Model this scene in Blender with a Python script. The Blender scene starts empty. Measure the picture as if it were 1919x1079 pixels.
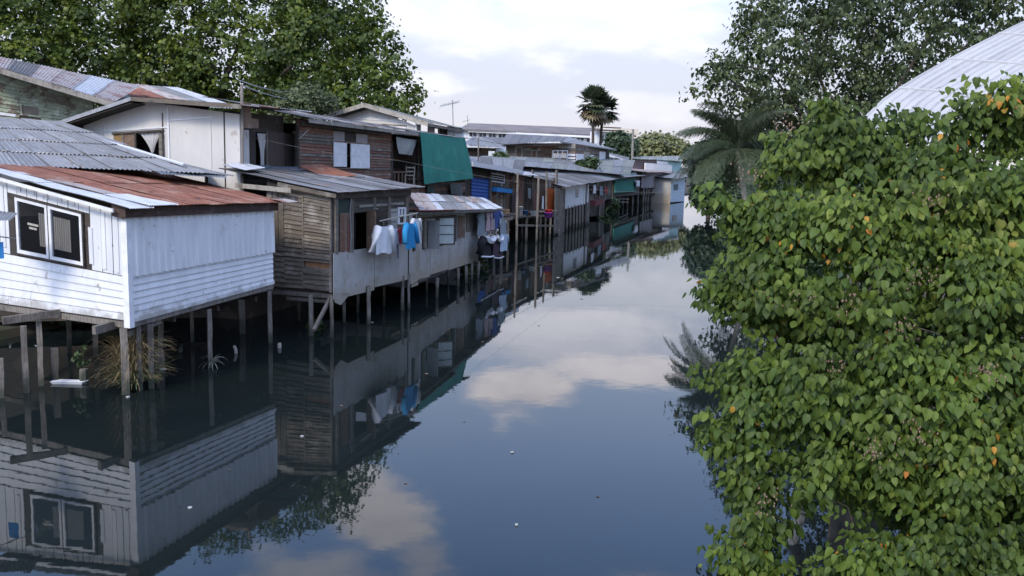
import bpy, math, random
import numpy as np
from mathutils import Vector, Matrix
random.seed(7); rng = np.random.default_rng(7)
# ------------------------------------------------------------------ camera
SC = bpy.context.scene
COL = SC.collection
FPX = 1700.0; CX, CY = 959.5, 539.5; HC = 5.5
PITCH = math.atan((540-305)/FPX); ROLL = 0.023
FW = Vector((0, math.cos(PITCH), -math.sin(PITCH))); U0 = Vector((0, math.sin(PITCH), math.cos(PITCH))); R0 = Vector((1, 0, 0))
RT = R0*math.cos(ROLL) + U0*math.sin(ROLL); UP = U0*math.cos(ROLL) - R0*math.sin(ROLL)
CAM = Vector((0, 0, HC))
cd = bpy.data.cameras.new('camera'); cam = bpy.data.objects.new('camera', cd); COL.objects.link(cam)
cam.matrix_world = Matrix(((RT.x, UP.x, -FW.x, CAM.x), (RT.y, UP.y, -FW.y, CAM.y), (RT.z, UP.z, -FW.z, CAM.z), (0, 0, 0, 1)))
cd.sensor_width = 36; cd.lens = 36*FPX/1919; cd.clip_start = 0.1; cd.clip_end = 6000
SC.camera = cam
def ray(px, py): return FW + RT*((px-CX)/FPX) + UP*((CY-py)/FPX)
def atz(px, py, z=0.0):
    d = ray(px, py); return CAM + d*((z-HC)/d.z)
def atd(px, py, y):
    d = ray(px, py); return CAM + d*(y/d.y)
def zat(g, py):
    q = Vector((g[0], g[1], 0)) - CAM; b = (CY-py)/FPX
    return (b*q.dot(FW) - q.dot(UP))/(UP.z - b*FW.z)
def gd(px, py, y):                       # plan position below a pixel at distance y
    p = atd(px, py, y); return Vector((p.x, p.y, 0))
# ------------------------------------------------------------------ world, sun, exposure
SC.view_settings.view_transform = 'Standard'; SC.view_settings.look = 'None'
SC.view_settings.gamma = 1; SC.view_settings.use_curve_mapping = False
SC.view_settings.exposure = EXPO = 0.70
SUN_EL = math.radians(40); SUN_AZ = math.radians(-152)      # azimuth of the sun seen from the place, 0 = +Y, + = +X
wd = bpy.data.worlds.new('World'); SC.world = wd; wd.use_nodes = True
nt = wd.node_tree; nt.nodes.clear()
def nn(t, typ, **kw):
    n = t.nodes.new(typ)
    for k, v in kw.items(): setattr(n, k, v)
    return n
def math_(t, op, a, b=None, clamp=False):
    n = nn(t, 'ShaderNodeMath', operation=op, use_clamp=clamp)
    for i, v in enumerate((a, b)):
        if v is None: continue
        if isinstance(v, (int, float)): n.inputs[i].default_value = v
        else: t.links.new(v, n.inputs[i])
    return n.outputs[0]
def mixc(t, f, a, b, bt='MIX'):
    n = nn(t, 'ShaderNodeMix', data_type='RGBA', blend_type=bt)
    for s, v in ((0, f), (6, a), (7, b)):
        if isinstance(v, (int, float)): n.inputs[s].default_value = v
        elif isinstance(v, (tuple, list)): n.inputs[s].default_value = (*v[:3], 1)
        else: t.links.new(v, n.inputs[s])
    return n.outputs[2]
def smooth(t, v, a, b, inv=False):
    n = nn(t, 'ShaderNodeMapRange', interpolation_type='SMOOTHSTEP')
    t.links.new(v, n.inputs[0]); n.inputs[1].default_value = a; n.inputs[2].default_value = b
    n.inputs[3].default_value = 1.0 if inv else 0.0; n.inputs[4].default_value = 0.0 if inv else 1.0
    return n.outputs[0]
sky = nn(nt, 'ShaderNodeTexSky', sky_type='NISHITA', sun_disc=False, sun_elevation=SUN_EL, sun_rotation=SUN_AZ, air_density=1.0, dust_density=1.2, ozone_density=2.0)
tc = nn(nt, 'ShaderNodeTexCoord'); sp = nn(nt, 'ShaderNodeSeparateXYZ'); nt.links.new(tc.outputs['Generated'], sp.inputs[0])
wz = sp.outputs[2]
SKS = 0.1
tint = mixc(nt, 1.0, sky.outputs[0], (2.05, 2.5, 3.1), 'MULTIPLY')
hazef = smooth(nt, wz, 0.08, 0.56, True)
base = mixc(nt, hazef, tint, (4.85, 5.15, 6.0))
low = smooth(nt, wz, 0.0, 0.10, True)
base = mixc(nt, low, base, (5.3, 5.15, 5.5))
n1 = nn(nt, 'ShaderNodeTexNoise'); n1.inputs['Scale'].default_value = 9; n1.inputs['Detail'].default_value = 7; n1.inputs['Roughness'].default_value = 0.58
mp = nn(nt, 'ShaderNodeVectorMath', operation='MULTIPLY'); mp.inputs[1].default_value = (1, 1, 2.6)
nt.links.new(tc.outputs['Generated'], mp.inputs[0]); nt.links.new(mp.outputs[0], n1.inputs['Vector'])
nz = n1.outputs[0]
def cloud(px, py, rx, ry, refl, strength, tilt=0.0):
    """a cloud at a compass direction and height above the horizon; refl = where its mirror image was seen"""
    d = ray(px, py).normalized()
    if refl: d = Vector((d.x, d.y, -d.z))
    az0 = math.atan2(d.x, d.y); el0 = math.asin(d.z)
    at = nn(nt, 'ShaderNodeMath', operation='ARCTAN2'); nt.links.new(sp.outputs[0], at.inputs[0]); nt.links.new(sp.outputs[1], at.inputs[1])
    a = math_(nt, 'SUBTRACT', at.outputs[0], az0); e = math_(nt, 'SUBTRACT', math_(nt, 'ARCSINE', wz), el0)
    e2 = math_(nt, 'ADD', e, math_(nt, 'MULTIPLY', a, tilt))
    aa = math_(nt, 'DIVIDE', a, rx/FPX); ee = math_(nt, 'DIVIDE', e2, ry/FPX)
    r = math_(nt, 'SQRT', math_(nt, 'ADD', math_(nt, 'MULTIPLY', aa, aa), math_(nt, 'MULTIPLY', ee, ee)))
    v = math_(nt, 'ADD', r, math_(nt, 'MULTIPLY', math_(nt, 'SUBTRACT', nz, 0.5), -3.2))
    return math_(nt, 'MULTIPLY', smooth(nt, v, 0.45, 1.35, True), strength)
CL = [cloud(985, 725, 105, 50, True, 1), cloud(1160, 690, 190, 34, True, .9), cloud(1060, 635, 300, 70, True, .5), cloud(690, 955, 130, 58, True, .85, -.35),
      cloud(790, 1040, 60, 40, True, .6), cloud(560, 1100, 170, 60, True, .6), cloud(1250, 1150, 200, 70, True, .5),
      cloud(745, 45, 60, 22, False, .2), cloud(815, 150, 70, 20, False, .2), cloud(1240, 200, 110, 26, False, .12), cloud(990, -15, 90, 25, False, .25),
      cloud(1000, 560, 420, 60, True, .22)]
cm = CL[0]
for c in CL[1:]: cm = math_(nt, 'MAXIMUM', cm, c)
# unseen cloud overhead, its cover raised to warm and brighten the ambient light
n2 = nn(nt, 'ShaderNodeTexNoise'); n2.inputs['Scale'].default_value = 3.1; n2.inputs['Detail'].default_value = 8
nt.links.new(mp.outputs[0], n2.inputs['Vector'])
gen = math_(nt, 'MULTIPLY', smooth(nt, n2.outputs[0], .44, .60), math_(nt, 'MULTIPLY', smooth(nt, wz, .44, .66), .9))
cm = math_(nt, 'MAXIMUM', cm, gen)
ccol = mixc(nt, smooth(nt, nz, .35, .7), (9.6, 9.1, 9.9), (12.5, 11.8, 12.2))
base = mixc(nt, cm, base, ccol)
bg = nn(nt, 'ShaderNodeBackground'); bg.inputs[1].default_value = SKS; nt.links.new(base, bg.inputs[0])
ow = nn(nt, 'ShaderNodeOutputWorld'); nt.links.new(bg.outputs[0], ow.inputs[0])
sl = bpy.data.lights.new('sun', 'SUN'); sl.energy = 1.5; sl.angle = math.radians(12); sl.color = (1, .88, .70)
so = bpy.data.objects.new('sun', sl); COL.objects.link(so)
sd = Vector((math.sin(SUN_AZ)*math.cos(SUN_EL), math.cos(SUN_AZ)*math.cos(SUN_EL), math.sin(SUN_EL)))
so.rotation_euler = sd.to_track_quat('Z', 'Y').to_euler()
# ------------------------------------------------------------------ materials
MATS = {}
def M(name, c1, c2=None, sc=(1, 1, 1), ns=4.0, c3=None, c3s=1.2, c3r=(.52, .64), rough=.8, metal=0.0, bump=.3, rnd=.14, uv=False, spec=.3, hue=0.0, c4=None, c4s=6, c4r=(.6, .66), trans=0.0, low=None):
    if name in MATS: return MATS[name]
    m = bpy.data.materials.new(name); m.use_nodes = True; t = m.node_tree; t.nodes.clear(); L = t.links
    out = nn(t, 'ShaderNodeOutputMaterial'); b = nn(t, 'ShaderNodeBsdfPrincipled')
    oi = nn(t, 'ShaderNodeObjectInfo')
    if uv:
        src = nn(t, 'ShaderNodeUVMap').outputs[0]
        off = nn(t, 'ShaderNodeVectorMath', operation='ADD'); L.new(src, off.inputs[0])
        cb = nn(t, 'ShaderNodeCombineXYZ'); L.new(math_(t, 'MULTIPLY', oi.outputs['Random'], 61.0), cb.inputs[0]); L.new(math_(t, 'MULTIPLY', oi.outputs['Random'], 23.0), cb.inputs[1])
        L.new(cb.outputs[0], off.inputs[1]); src = off.outputs[0]
    else: src = nn(t, 'ShaderNodeNewGeometry').outputs['Position']
    vm = nn(t, 'ShaderNodeVectorMath', operation='MULTIPLY'); vm.inputs[1].default_value = sc; L.new(src, vm.inputs[0])
    n = nn(t, 'ShaderNodeTexNoise'); n.inputs['Scale'].default_value = ns; n.inputs['Detail'].default_value = 8; n.inputs['Roughness'].default_value = .65
    L.new(vm.outputs[0], n.inputs['Vector'])
    c2 = c2 or tuple(x*.75 for x in c1)
    col = mixc(t, smooth(t, n.outputs[0], .34, .66), c1, c2)
    if c3:
        k = nn(t, 'ShaderNodeTexNoise'); k.inputs['Scale'].default_value = c3s; k.inputs['Detail'].default_value = 7; k.inputs['Roughness'].default_value = .7
        vm2 = nn(t, 'ShaderNodeVectorMath', operation='ADD'); vm2.inputs[1].default_value = (13.1, 7.7, 3.3); L.new(src, vm2.inputs[0]); 
        vm3 = nn(t, 'ShaderNodeVectorMath', operation='MULTIPLY'); vm3.inputs[1].default_value = tuple(.5+.5*min(1.0, s) for s in sc); L.new(vm2.outputs[0], vm3.inputs[0]); L.new(vm3.outputs[0], k.inputs['Vector'])
        col = mixc(t, smooth(t, k.outputs[0], *c3r), col, c3)
    if c4:
        k = nn(t, 'ShaderNodeTexNoise'); k.inputs['Scale'].default_value = c4s; k.inputs['Detail'].default_value = 5
        L.new(src, k.inputs['Vector']); col = mixc(t, smooth(t, k.outputs[0], *c4r), col, c4)
    if low:                                  # tide mark or splash dirt: colour, height where it starts and ends
        gp_ = nn(t, 'ShaderNodeNewGeometry'); sz = nn(t, 'ShaderNodeSeparateXYZ'); L.new(gp_.outputs['Position'], sz.inputs[0])
        q = nn(t, 'ShaderNodeTexNoise'); q.inputs['Scale'].default_value = 3.5; q.inputs['Detail'].default_value = 6; L.new(gp_.outputs['Position'], q.inputs['Vector'])
        hz_ = math_(t, 'ADD', sz.outputs[2], math_(t, 'MULTIPLY', math_(t, 'SUBTRACT', q.outputs[0], .5), low[3]))
        col = mixc(t, math_(t, 'MULTIPLY', smooth(t, hz_, low[1], low[2], True), low[4]), col, low[0])
    hs = nn(t, 'ShaderNodeHueSaturation'); L.new(col, hs.inputs['Color'])
    v = nn(t, 'ShaderNodeMapRange'); L.new(oi.outputs['Random'], v.inputs[0]); v.inputs[3].default_value = 1-rnd; v.inputs[4].default_value = 1+rnd
    L.new(v.outputs[0], hs.inputs['Value'])
    L.new(hs.outputs[0], b.inputs['Base Color'])
    b.inputs['Roughness'].default_value = rough; b.inputs['Metallic'].default_value = metal; b.inputs['Specular IOR Level'].default_value = spec
    if bump:
        bp = nn(t, 'ShaderNodeBump'); bp.inputs['Strength'].default_value = bump; bp.inputs['Distance'].default_value = .02
        L.new(n.outputs[0], bp.inputs['Height']); L.new(bp.outputs[0], b.inputs['Normal'])
    sh = b.outputs[0]
    if trans:
        tr = nn(t, 'ShaderNodeBsdfTranslucent'); L.new(hs.outputs[0], tr.inputs[0]); mx = nn(t, 'ShaderNodeMixShader'); mx.inputs[0].default_value = trans
        L.new(sh, mx.inputs[1]); L.new(tr.outputs[0], mx.inputs[2]); sh = mx.outputs[0]
    L.new(sh, out.inputs[0]); MATS[name] = m; return m
def leafmat(name, stops, trans=.25, rough=.45, spec=.35):
    m = bpy.data.materials.new(name); m.use_nodes = True; t = m.node_tree; t.nodes.clear(); L = t.links
    out = nn(t, 'ShaderNodeOutputMaterial'); b = nn(t, 'ShaderNodeBsdfPrincipled')
    at = nn(t, 'ShaderNodeAttribute', attribute_name='rnd'); oi = nn(t, 'ShaderNodeObjectInfo')
    cr = nn(t, 'ShaderNodeValToRGB'); e = cr.color_ramp
    e.elements[0].position = stops[0][0]; e.elements[0].color = (*stops[0][1], 1); e.elements[1].position = stops[-1][0]; e.elements[1].color = (*stops[-1][1], 1)
    for p, c in stops[1:-1]:
        x = e.elements.new(p); x.color = (*c, 1)
    L.new(at.outputs['Fac'], cr.inputs[0])
    ns = nn(t, 'ShaderNodeTexNoise'); ns.inputs['Scale'].default_value = .9; ns.inputs['Detail'].default_value = 2; g = nn(t, 'ShaderNodeNewGeometry'); L.new(g.outputs['Position'], ns.inputs['Vector'])
    hs = nn(t, 'ShaderNodeHueSaturation'); L.new(cr.outputs[0], hs.inputs['Color'])
    mr = nn(t, 'ShaderNodeMapRange'); L.new(ns.outputs[0], mr.inputs[0]); mr.inputs[1].default_value = .3; mr.inputs[2].default_value = .7; mr.inputs[3].default_value = .8; mr.inputs[4].default_value = 1.25
    L.new(mr.outputs[0], hs.inputs['Value']); L.new(hs.outputs[0], b.inputs['Base Color'])
    b.inputs['Roughness'].default_value = rough; b.inputs['Specular IOR Level'].default_value = spec
    tr = nn(t, 'ShaderNodeBsdfTranslucent'); L.new(hs.outputs[0], tr.inputs[0]); mx = nn(t, 'ShaderNodeMixShader'); mx.inputs[0].default_value = trans
    L.new(b.outputs[0], mx.inputs[1]); L.new(tr.outputs[0], mx.inputs[2]); L.new(mx.outputs[0], out.inputs[0])
    return m
H = (1, 1, 9); VS = (7, 7, .8)
white = M('white_paint', (.70, .70, .71), (.61, .615, .63), (1.5, 1.5, .35), 2.2, (.40, .39, .37), 1.7, (.58, .78), rough=.6, bump=.12, rnd=.05, c4=(.30, .27, .24), c4s=5, c4r=(.66, .74), low=((.30, .28, .25), 1.72, 2.02, .9, .75))
white2 = M('cream_paint', (.60, .57, .54), (.54, .52, .50), (1.5, 1.5, .4), 1.4, (.42, .40, .38), 1.0, (.6, .8), rough=.7, bump=.1, rnd=.03, c4=(.4, .36, .33), c4s=2.2, c4r=(.64, .72))
trimw = M('trim_white', (.74, .74, .76), (.62, .62, .63), rough=.6, bump=.1, rnd=.04)
cement = M('cement_board', (.40, .385, .37), (.34, .325, .305), (1, 1, .45), 1.3, (.27, .24, .19), .9, (.5, .68), rough=.85, bump=.12, rnd=.05, c4=(.19, .165, .13), c4s=2.6, c4r=(.62, .74), low=((.30, .25, .18), 1.0, 1.7, .9, .7))
wgrey = M('wood_weathered', (.175, .145, .115), (.105, .088, .072), H, 5, (.25, .225, .195), 1.4, (.5, .66), rnd=.22, bump=.5, c4=(.06, .052, .045), c4s=3, c4r=(.6, .72))
wdark = M('wood_dark', (.075, .06, .05), (.042, .036, .03), H, 5, (.10, .085, .07), 1.5, rnd=.2, bump=.4)
wred = M('wood_red_brown', (.20, .095, .065), (.115, .058, .042), H, 5, (.22, .15, .115), 1.1, (.5, .64), rnd=.22, bump=.45)
wmid = M('wood_mid', (.20, .13, .09), (.12, .082, .06), H, 5, (.24, .19, .15), 1.3, rnd=.25, bump=.45)
wpost = M('wood_post', (.22, .195, .17), (.12, .105, .09), VS, 3, (.09, .08, .07), 1.6, (.5, .66), rnd=.25, bump=.6, low=((.035, .042, .028), .12, .5, .6, .85))
wpale = M('wood_pale', (.36, .33, .29), (.24, .215, .18), VS, 3, (.16, .14, .12), 2, rnd=.15, bump=.4)
wgreen = M('wood_green_paint', (.33, .37, .27), (.22, .25, .18), H, 4, (.16, .13, .10), 2.4, (.5, .58), rnd=.15, bump=.4, c4=(.42, .43, .36), c4s=5)
fasc = M('fascia_dark', (.09, .055, .045), (.05, .035, .03), H, 3, (.13, .10, .09), 2, rnd=.1)
TR = (9, .7, 1)
rust = M('tin_rust', (.27, .11, .066), (.13, .054, .040), TR, 1.6, (.34, .22, .165), .7, (.50, .70), rough=.75, bump=.08, rnd=.10, uv=True, c4=(.09, .04, .032), c4s=2.2, c4r=(.6, .72))
tgrey = M('tin_grey', (.23, .235, .245), (.165, .168, .175), TR, 1.8, (.30, .30, .31), .9, (.52, .7), rough=.55, metal=.15, bump=.05, rnd=.13, uv=True, c4=(.14, .115, .10), c4s=2.4, c4r=(.6, .7))
tdark = M('tin_dark', (.15, .15, .155), (.105, .104, .105), TR, 1.8, (.20, .18, .17), .8, (.52, .7), rough=.6, metal=.1, bump=.05, rnd=.14, uv=True, c4=(.17, .10, .075), c4s=1.6, c4r=(.6, .68))
twhite = M('tin_silver', (.62, .64, .68), (.46, .48, .52), TR, 1.5, (.35, .35, .37), 1.4, (.56, .7), rough=.4, metal=.25, bump=.04, rnd=.08, uv=True, c4=(.33, .20, .16), c4s=3, c4r=(.64, .7))
tpink = M('tin_faded', (.39, .355, .34), (.28, .25, .24), TR, 1.5, (.22, .12, .10), 1.2, (.5, .62), rough=.6, metal=.1, bump=.05, rnd=.1, uv=True)
tgrn = M('fibre_grey_green', (.26, .28, .27), (.20, .215, .205), TR, 1.5, (.15, .16, .15), 1.0, rough=.8, rnd=.08, uv=True)
tblue = M('tin_blue', (.028, .10, .36), (.02, .07, .26), TR, 1.4, rough=.5, rnd=.06, uv=True)
tteal = M('paint_teal', (.36, .50, .48), (.30, .43, .41), rough=.7, rnd=.06)
tarp = M('tarp_green', (.038, .235, .18), (.03, .19, .15), (1, 1, 1), 1.4, (.05, .27, .20), .8, rough=.75, bump=.15, rnd=.05, trans=.15)
dark = M('interior_shade', (.012, .012, .014), rough=.9, rnd=.02, bump=0)
curtain = M('cloth_pale', (.62, .60, .57), (.48, .46, .45), (6, 6, 1), 2, rough=.9, rnd=.05, trans=.1)
gravelm = M('mud', (.06, .05, .04), (.035, .03, .024), ns=1.5, c3=(.05, .06, .03), c3s=.5, rough=.95, bump=.8, rnd=0)
bark = M('bark', (.13, .105, .08), (.07, .058, .045), VS, 2, (.17, .15, .12), 3, rnd=.1, bump=.8)
barkp = M('bark_pale', (.30, .28, .25), (.20, .185, .165), (3, 3, 1.5), 2, (.12, .11, .09), 4, rnd=.1, bump=.5)
steel = M('galvanised', (.35, .35, .36), (.25, .25, .26), rough=.5, metal=.4, rnd=.05)
bluegrey = M('sheet_blue_grey', (.11, .135, .165), (.08, .095, .115), ns=2, c3=(.16, .17, .18), rough=.6, rnd=.05)
plaster = M('plaster_white', (.74, .73, .72), (.66, .65, .64), ns=.3, c3=(.55, .53, .50), c3s=.15, rough=.85, rnd=.03, bump=0)
slate = M('roof_slate', (.20, .175, .17), (.15, .135, .13), (.3, .3, .3), 1, rough=.8, rnd=.05)
def cloth(name, c, v=.1): return M(name, c, tuple(x*.85 for x in c), (2, 2, 1), 5, rough=.9, rnd=.03, bump=.1, trans=v)
def glassm():
    m = bpy.data.materials.new('window_glass'); m.use_nodes = True; b = m.node_tree.nodes['Principled BSDF']
    b.inputs['Base Color'].default_value = (.02, .022, .026, 1); b.inputs['Roughness'].default_value = .12; b.inputs['Alpha'].default_value = .28; return m
glass = glassm()
# ------------------------------------------------------------------ object helpers
def tag(o, label=None, cat=None, group=None, kind=None):
    if label: o['label'] = label
    if cat: o['category'] = cat
    if group: o['group'] = group
    if kind: o['kind'] = kind
    return o
def thing(name, loc, label, cat, group=None):
    o = bpy.data.objects.new(name, None); o.empty_display_size = .3; COL.objects.link(o); o.location = loc
    o['_w'] = 1; del o['_w']
    WL[o.name] = Vector(loc); return tag(o, label, cat, group)
WL = {}
def mk(name, vs, fs, mat, parent=None, uvs=None, smooth_=False, kind=None):
    vs = [Vector(v) for v in vs]
    c = Vector((0, 0, 0))
    for v in vs: c += v
    c /= len(vs)
    me = bpy.data.meshes.new(name); me.from_pydata([v-c for v in vs], [], fs)
    if uvs:
        ul = me.uv_layers.new(name='UVMap')
        li = np.empty(len(me.loops), dtype=np.int32); me.loops.foreach_get('vertex_index', li)
        ul.data.foreach_set('uv', np.array(uvs, dtype=np.float32)[li].ravel())
    if smooth_: me.polygons.foreach_set('use_smooth', [True]*len(me.polygons))
    me.materials.append(mat)
    o = bpy.data.objects.new(name, me); COL.objects.link(o)
    pl = WL[parent.name] if parent else Vector((0, 0, 0))
    o.location = c - pl; o.parent = parent; WL[o.name] = c
    if kind: o['kind'] = kind
    return o
class B:                                   # collects several shapes into one mesh
    def __init__(s): s.v = []; s.f = []
    def add(s, vs, fs):
        k = len(s.v); s.v += [Vector(v) for v in vs]; s.f += [tuple(i+k for i in f) for f in fs]; return s
    def hexa(s, p): return s.add(p, HF)
    def build(s, name, mat, parent=None, **kw): return mk(name, s.v, s.f, mat, parent, **kw)
HF = [(0, 3, 2, 1), (4, 5, 6, 7), (0, 1, 5, 4), (1, 2, 6, 5), (2, 3, 7, 6), (3, 0, 4, 7)]
def tubev(pts, rad, seg=6, jit=0.0):
    pts = [Vector(p) for p in pts]; vs = []; fs = []
    if not hasattr(rad, '__len__'): rad = [rad]*len(pts)
    for i, p in enumerate(pts):
        t = (pts[min(i+1, len(pts)-1)] - pts[max(i-1, 0)]).normalized()
        a = t.cross(Vector((.13, .37, .92))); a = a.normalized() if a.length > .05 else t.cross(Vector((1, 0, 0))).normalized()
        b = t.cross(a)
        for k in range(seg):
            an = 2*math.pi*k/seg; r = rad[i]*(1+random.uniform(-jit, jit))
            vs.append(p + a*math.cos(an)*r + b*math.sin(an)*r)
    n = len(pts)
    for i in range(n-1):
        for k in range(seg): fs.append((i*seg+k, i*seg+(k+1) % seg, (i+1)*seg+(k+1) % seg, (i+1)*seg+k))
    fs.append(tuple(range(seg))[::-1]); fs.append(tuple((n-1)*seg+k for k in range(seg)))
    return vs, fs
def tube(name, pts, rad, mat, parent=None, seg=6, jit=0.0):
    v, f = tubev(pts, rad, seg, jit); return mk(name, v, f, mat, parent)
def beamv(a, b, w, h, jit=.004):           # squared timber from a to b
    a = Vector(a); b = Vector(b); t = (b-a).normalized(); up = Vector((0, 0, 1))
    if abs(t.z) > .8: up = Vector((.3, 1, 0))
    s = t.cross(up).normalized()*w/2; q = s.cross(t).normalized()*h/2
    j = lambda: Vector((random.uniform(-jit, jit), random.uniform(-jit, jit), random.uniform(-jit, jit)))
    return [a-s-q+j(), a+s-q+j(), a+s+q+j(), a-s+q+j(), b-s-q+j(), b+s-q+j(), b+s+q+j(), b-s+q+j()]
def beam(name, a, b, w, h, mat, parent=None): return mk(name, beamv(a, b, w, h), HF, mat, parent)
def post(x, y, z0, z1, w, parent, mat=None, lean=.03, name='stilt', rnd=False):
    dx, dy = random.uniform(-lean, lean), random.uniform(-lean, lean)
    n = 4; pts = [Vector((x+dx*(i/n)*1.2+random.uniform(-.008, .008), y+dy*(i/n)*1.2, z0+(z1-z0)*i/n)) for i in range(n+1)]
    rr = [w*.62*random.uniform(.9, 1.1) for _ in pts]
    return tube(name, pts, rr, mat or wpost, parent, 8 if rnd else 4, .10)
def polyslab(name, pts, th, mat, parent=None, kind=None):
    n = len(pts); vs = [Vector(p) for p in pts] + [Vector(p)-Vector((0, 0, th)) for p in pts]
    fs = [tuple(range(n)), tuple(range(2*n-1, n-1, -1))] + [(i, i+n, (i+1) % n+n, (i+1) % n) for i in range(n)]
    return mk(name, vs, fs, mat, parent, kind=kind)
class Wall:
    """a wall face given by bottom-left, bottom-right, top-right, top-left; n points to the viewer's side"""
    def __init__(s, bl, br, tr, tl):
        s.bl, s.br, s.tr, s.tl = map(Vector, (bl, br, tr, tl))
        s.n = (s.br-s.bl).cross(s.tl-s.bl).normalized()
        if s.n.dot(CAM-s.bl) < 0: s.n = -s.n
        h = (s.br-s.bl); h.z = 0; s.h = h.normalized(); s.L = h.length
    @classmethod
    def rows(c, g0, g1, ybl, ybr, ytr, ytl):
        f = lambda g, y: Vector((g[0], g[1], zat(g, y)))
        return c(f(g0, ybl), f(g1, ybr), f(g1, ytr), f(g0, ytl))
    def P(s, a, b, o=0.0):
        return (s.bl*(1-a)+s.br*a)*(1-b) + (s.tl*(1-a)+s.tr*a)*b + s.n*o
    def pix(s, px, py, o=0.0):
        d = ray(px, py); p0 = s.bl + s.n*o; return CAM + d*((p0-CAM).dot(s.n)/d.dot(s.n))
    def st(s, px, py):
        p = s.pix(px, py); a = (p-s.bl).dot(s.h)/s.L
        lo = s.bl.z*(1-a)+s.br.z*a; hi = s.tl.z*(1-a)+s.tr.z*a
        return a, (p.z-lo)/(hi-lo)
    def hole(s, x0, y0, x1, y1):
        a0, b0 = s.st(x0, (y0+y1)/2)[0], s.st((x0+x1)/2, y1)[1]; a1, b1 = s.st(x1, (y0+y1)/2)[0], s.st((x0+x1)/2, y0)[1]
        return (min(a0, a1), min(b0, b1), max(a0, a1), max(b0, b1))
    def box(s, a0, b0, a1, b1, o0, o1, ot0=None, ot1=None):
        ot0 = o0 if ot0 is None else ot0; ot1 = o1 if ot1 is None else ot1
        return [s.P(a0, b0, o0), s.P(a1, b0, o0), s.P(a1, b0, o1), s.P(a0, b0, o1), s.P(a0, b1, ot0), s.P(a1, b1, ot0), s.P(a1, b1, ot1), s.P(a0, b1, ot1)]
    def pbox(s, x0, y0, x1, y1, o0, o1):   # box whose face fills a pixel rectangle on the wall
        h = s.hole(x0, y0, x1, y1); return s.box(*h, o0, o1)
def seg_cut(a0, a1, b0, b1, holes):
    segs = [(a0, a1)]
    for h in holes:
        if h[1] < b1-1e-4 and h[3] > b0+1e-4:
            out = []
            for p, q in segs:
                if h[2] <= p or h[0] >= q: out.append((p, q)); continue
                if h[0] > p: out.append((p, h[0]))
                if h[2] < q: out.append((h[2], q))
            segs = out
    return [x for x in segs if x[1]-x[0] > .004]
def hboards(w, n, mat, parent, a=(0, 1), b=(0, 1), holes=(), th=.022, lap=.016, name='board', joints=2, wob=.004, mats=None, miss=0):
    for i in range(n):
        b0 = b[0]+(b[1]-b[0])*i/n; b1 = b[0]+(b[1]-b[0])*(i+1)/n; e = (b1-b0)*.06
        cuts = sorted([a[0]]+[a[0]+(a[1]-a[0])*random.uniform(.15, .85) for _ in range(random.randint(0, joints))]+[a[1]])
        for k in range(len(cuts)-1):
            for (p, q) in seg_cut(cuts[k]+.0008, cuts[k+1]-.0008, b0+e, b1-e, holes):
                if random.random() < miss: continue
                jj = random.uniform(-wob, wob)
                v = w.box(p, b0-e*.3, q, b1-e, 0, th+lap+jj, 0, th*.45+jj)
                for x in v: x.z += random.uniform(-wob, wob)
                mk(name, v, HF, random.choice(mats) if mats else mat, parent)
def vboards(w, n, mat, parent, a=(0, 1), b=(0, 1), holes=(), th=.022, name='board', wob=.006, ragged=0.0, mats=None, gap=.05, miss=0):
    for i in range(n):
        a0 = a[0]+(a[1]-a[0])*i/n; a1 = a[0]+(a[1]-a[0])*(i+1)/n; e = (a1-a0)*gap
        segs = [(b[0]+random.uniform(-ragged, ragged), b[1])]
        for h in holes:
            if h[0] < a1-e and h[2] > a0+e:
                out = []
                for p, q in segs:
                    if h[3] <= p or h[1] >= q: out.append((p, q)); continue
                    if h[1] > p: out.append((p, h[1]))
                    if h[3] < q: out.append((h[3], q))
                segs = out
        for p, q in segs:
            if q-p < .01 or random.random() < miss: continue
            o = random.uniform(0, wob); mk(name, w.box(a0+e, p, a1-e, q, 0, th+o), HF, random.choice(mats) if mats else mat, parent)
def backing(w, mat, parent, holes=(), a=(0, 1), b=(0, 1), o0=-.06, o1=-.004, name='wall'):
    bb = B(); bs = sorted({b[0], b[1], *[max(b[0], min(b[1], v)) for h in holes for v in (h[1], h[3])]})
    for i in range(len(bs)-1):
        if bs[i+1]-bs[i] < 1e-4: continue
        for p, q in seg_cut(a[0], a[1], bs[i]+1e-4, bs[i+1]-1e-4, holes): bb.hexa(w.box(p, bs[i], q, bs[i+1], o0, o1))
    return bb.build(name, mat, parent)
def wallslab(g0, g1, z0, z1, mat, parent, th=.06, name='wall'):
    g0 = Vector((g0[0], g0[1], 0)); g1 = Vector((g1[0], g1[1], 0)); t = (g1-g0).normalized(); s = Vector((-t.y, t.x, 0))*th/2; Z = Vector((0, 0, 1))
    return mk(name, [g0-s+Z*z0, g0+s+Z*z0, g0+s+Z*z1, g0-s+Z*z1, g1-s+Z*z0, g1+s+Z*z0, g1+s+Z*z1, g1-s+Z*z1], HF, mat, parent)
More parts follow.
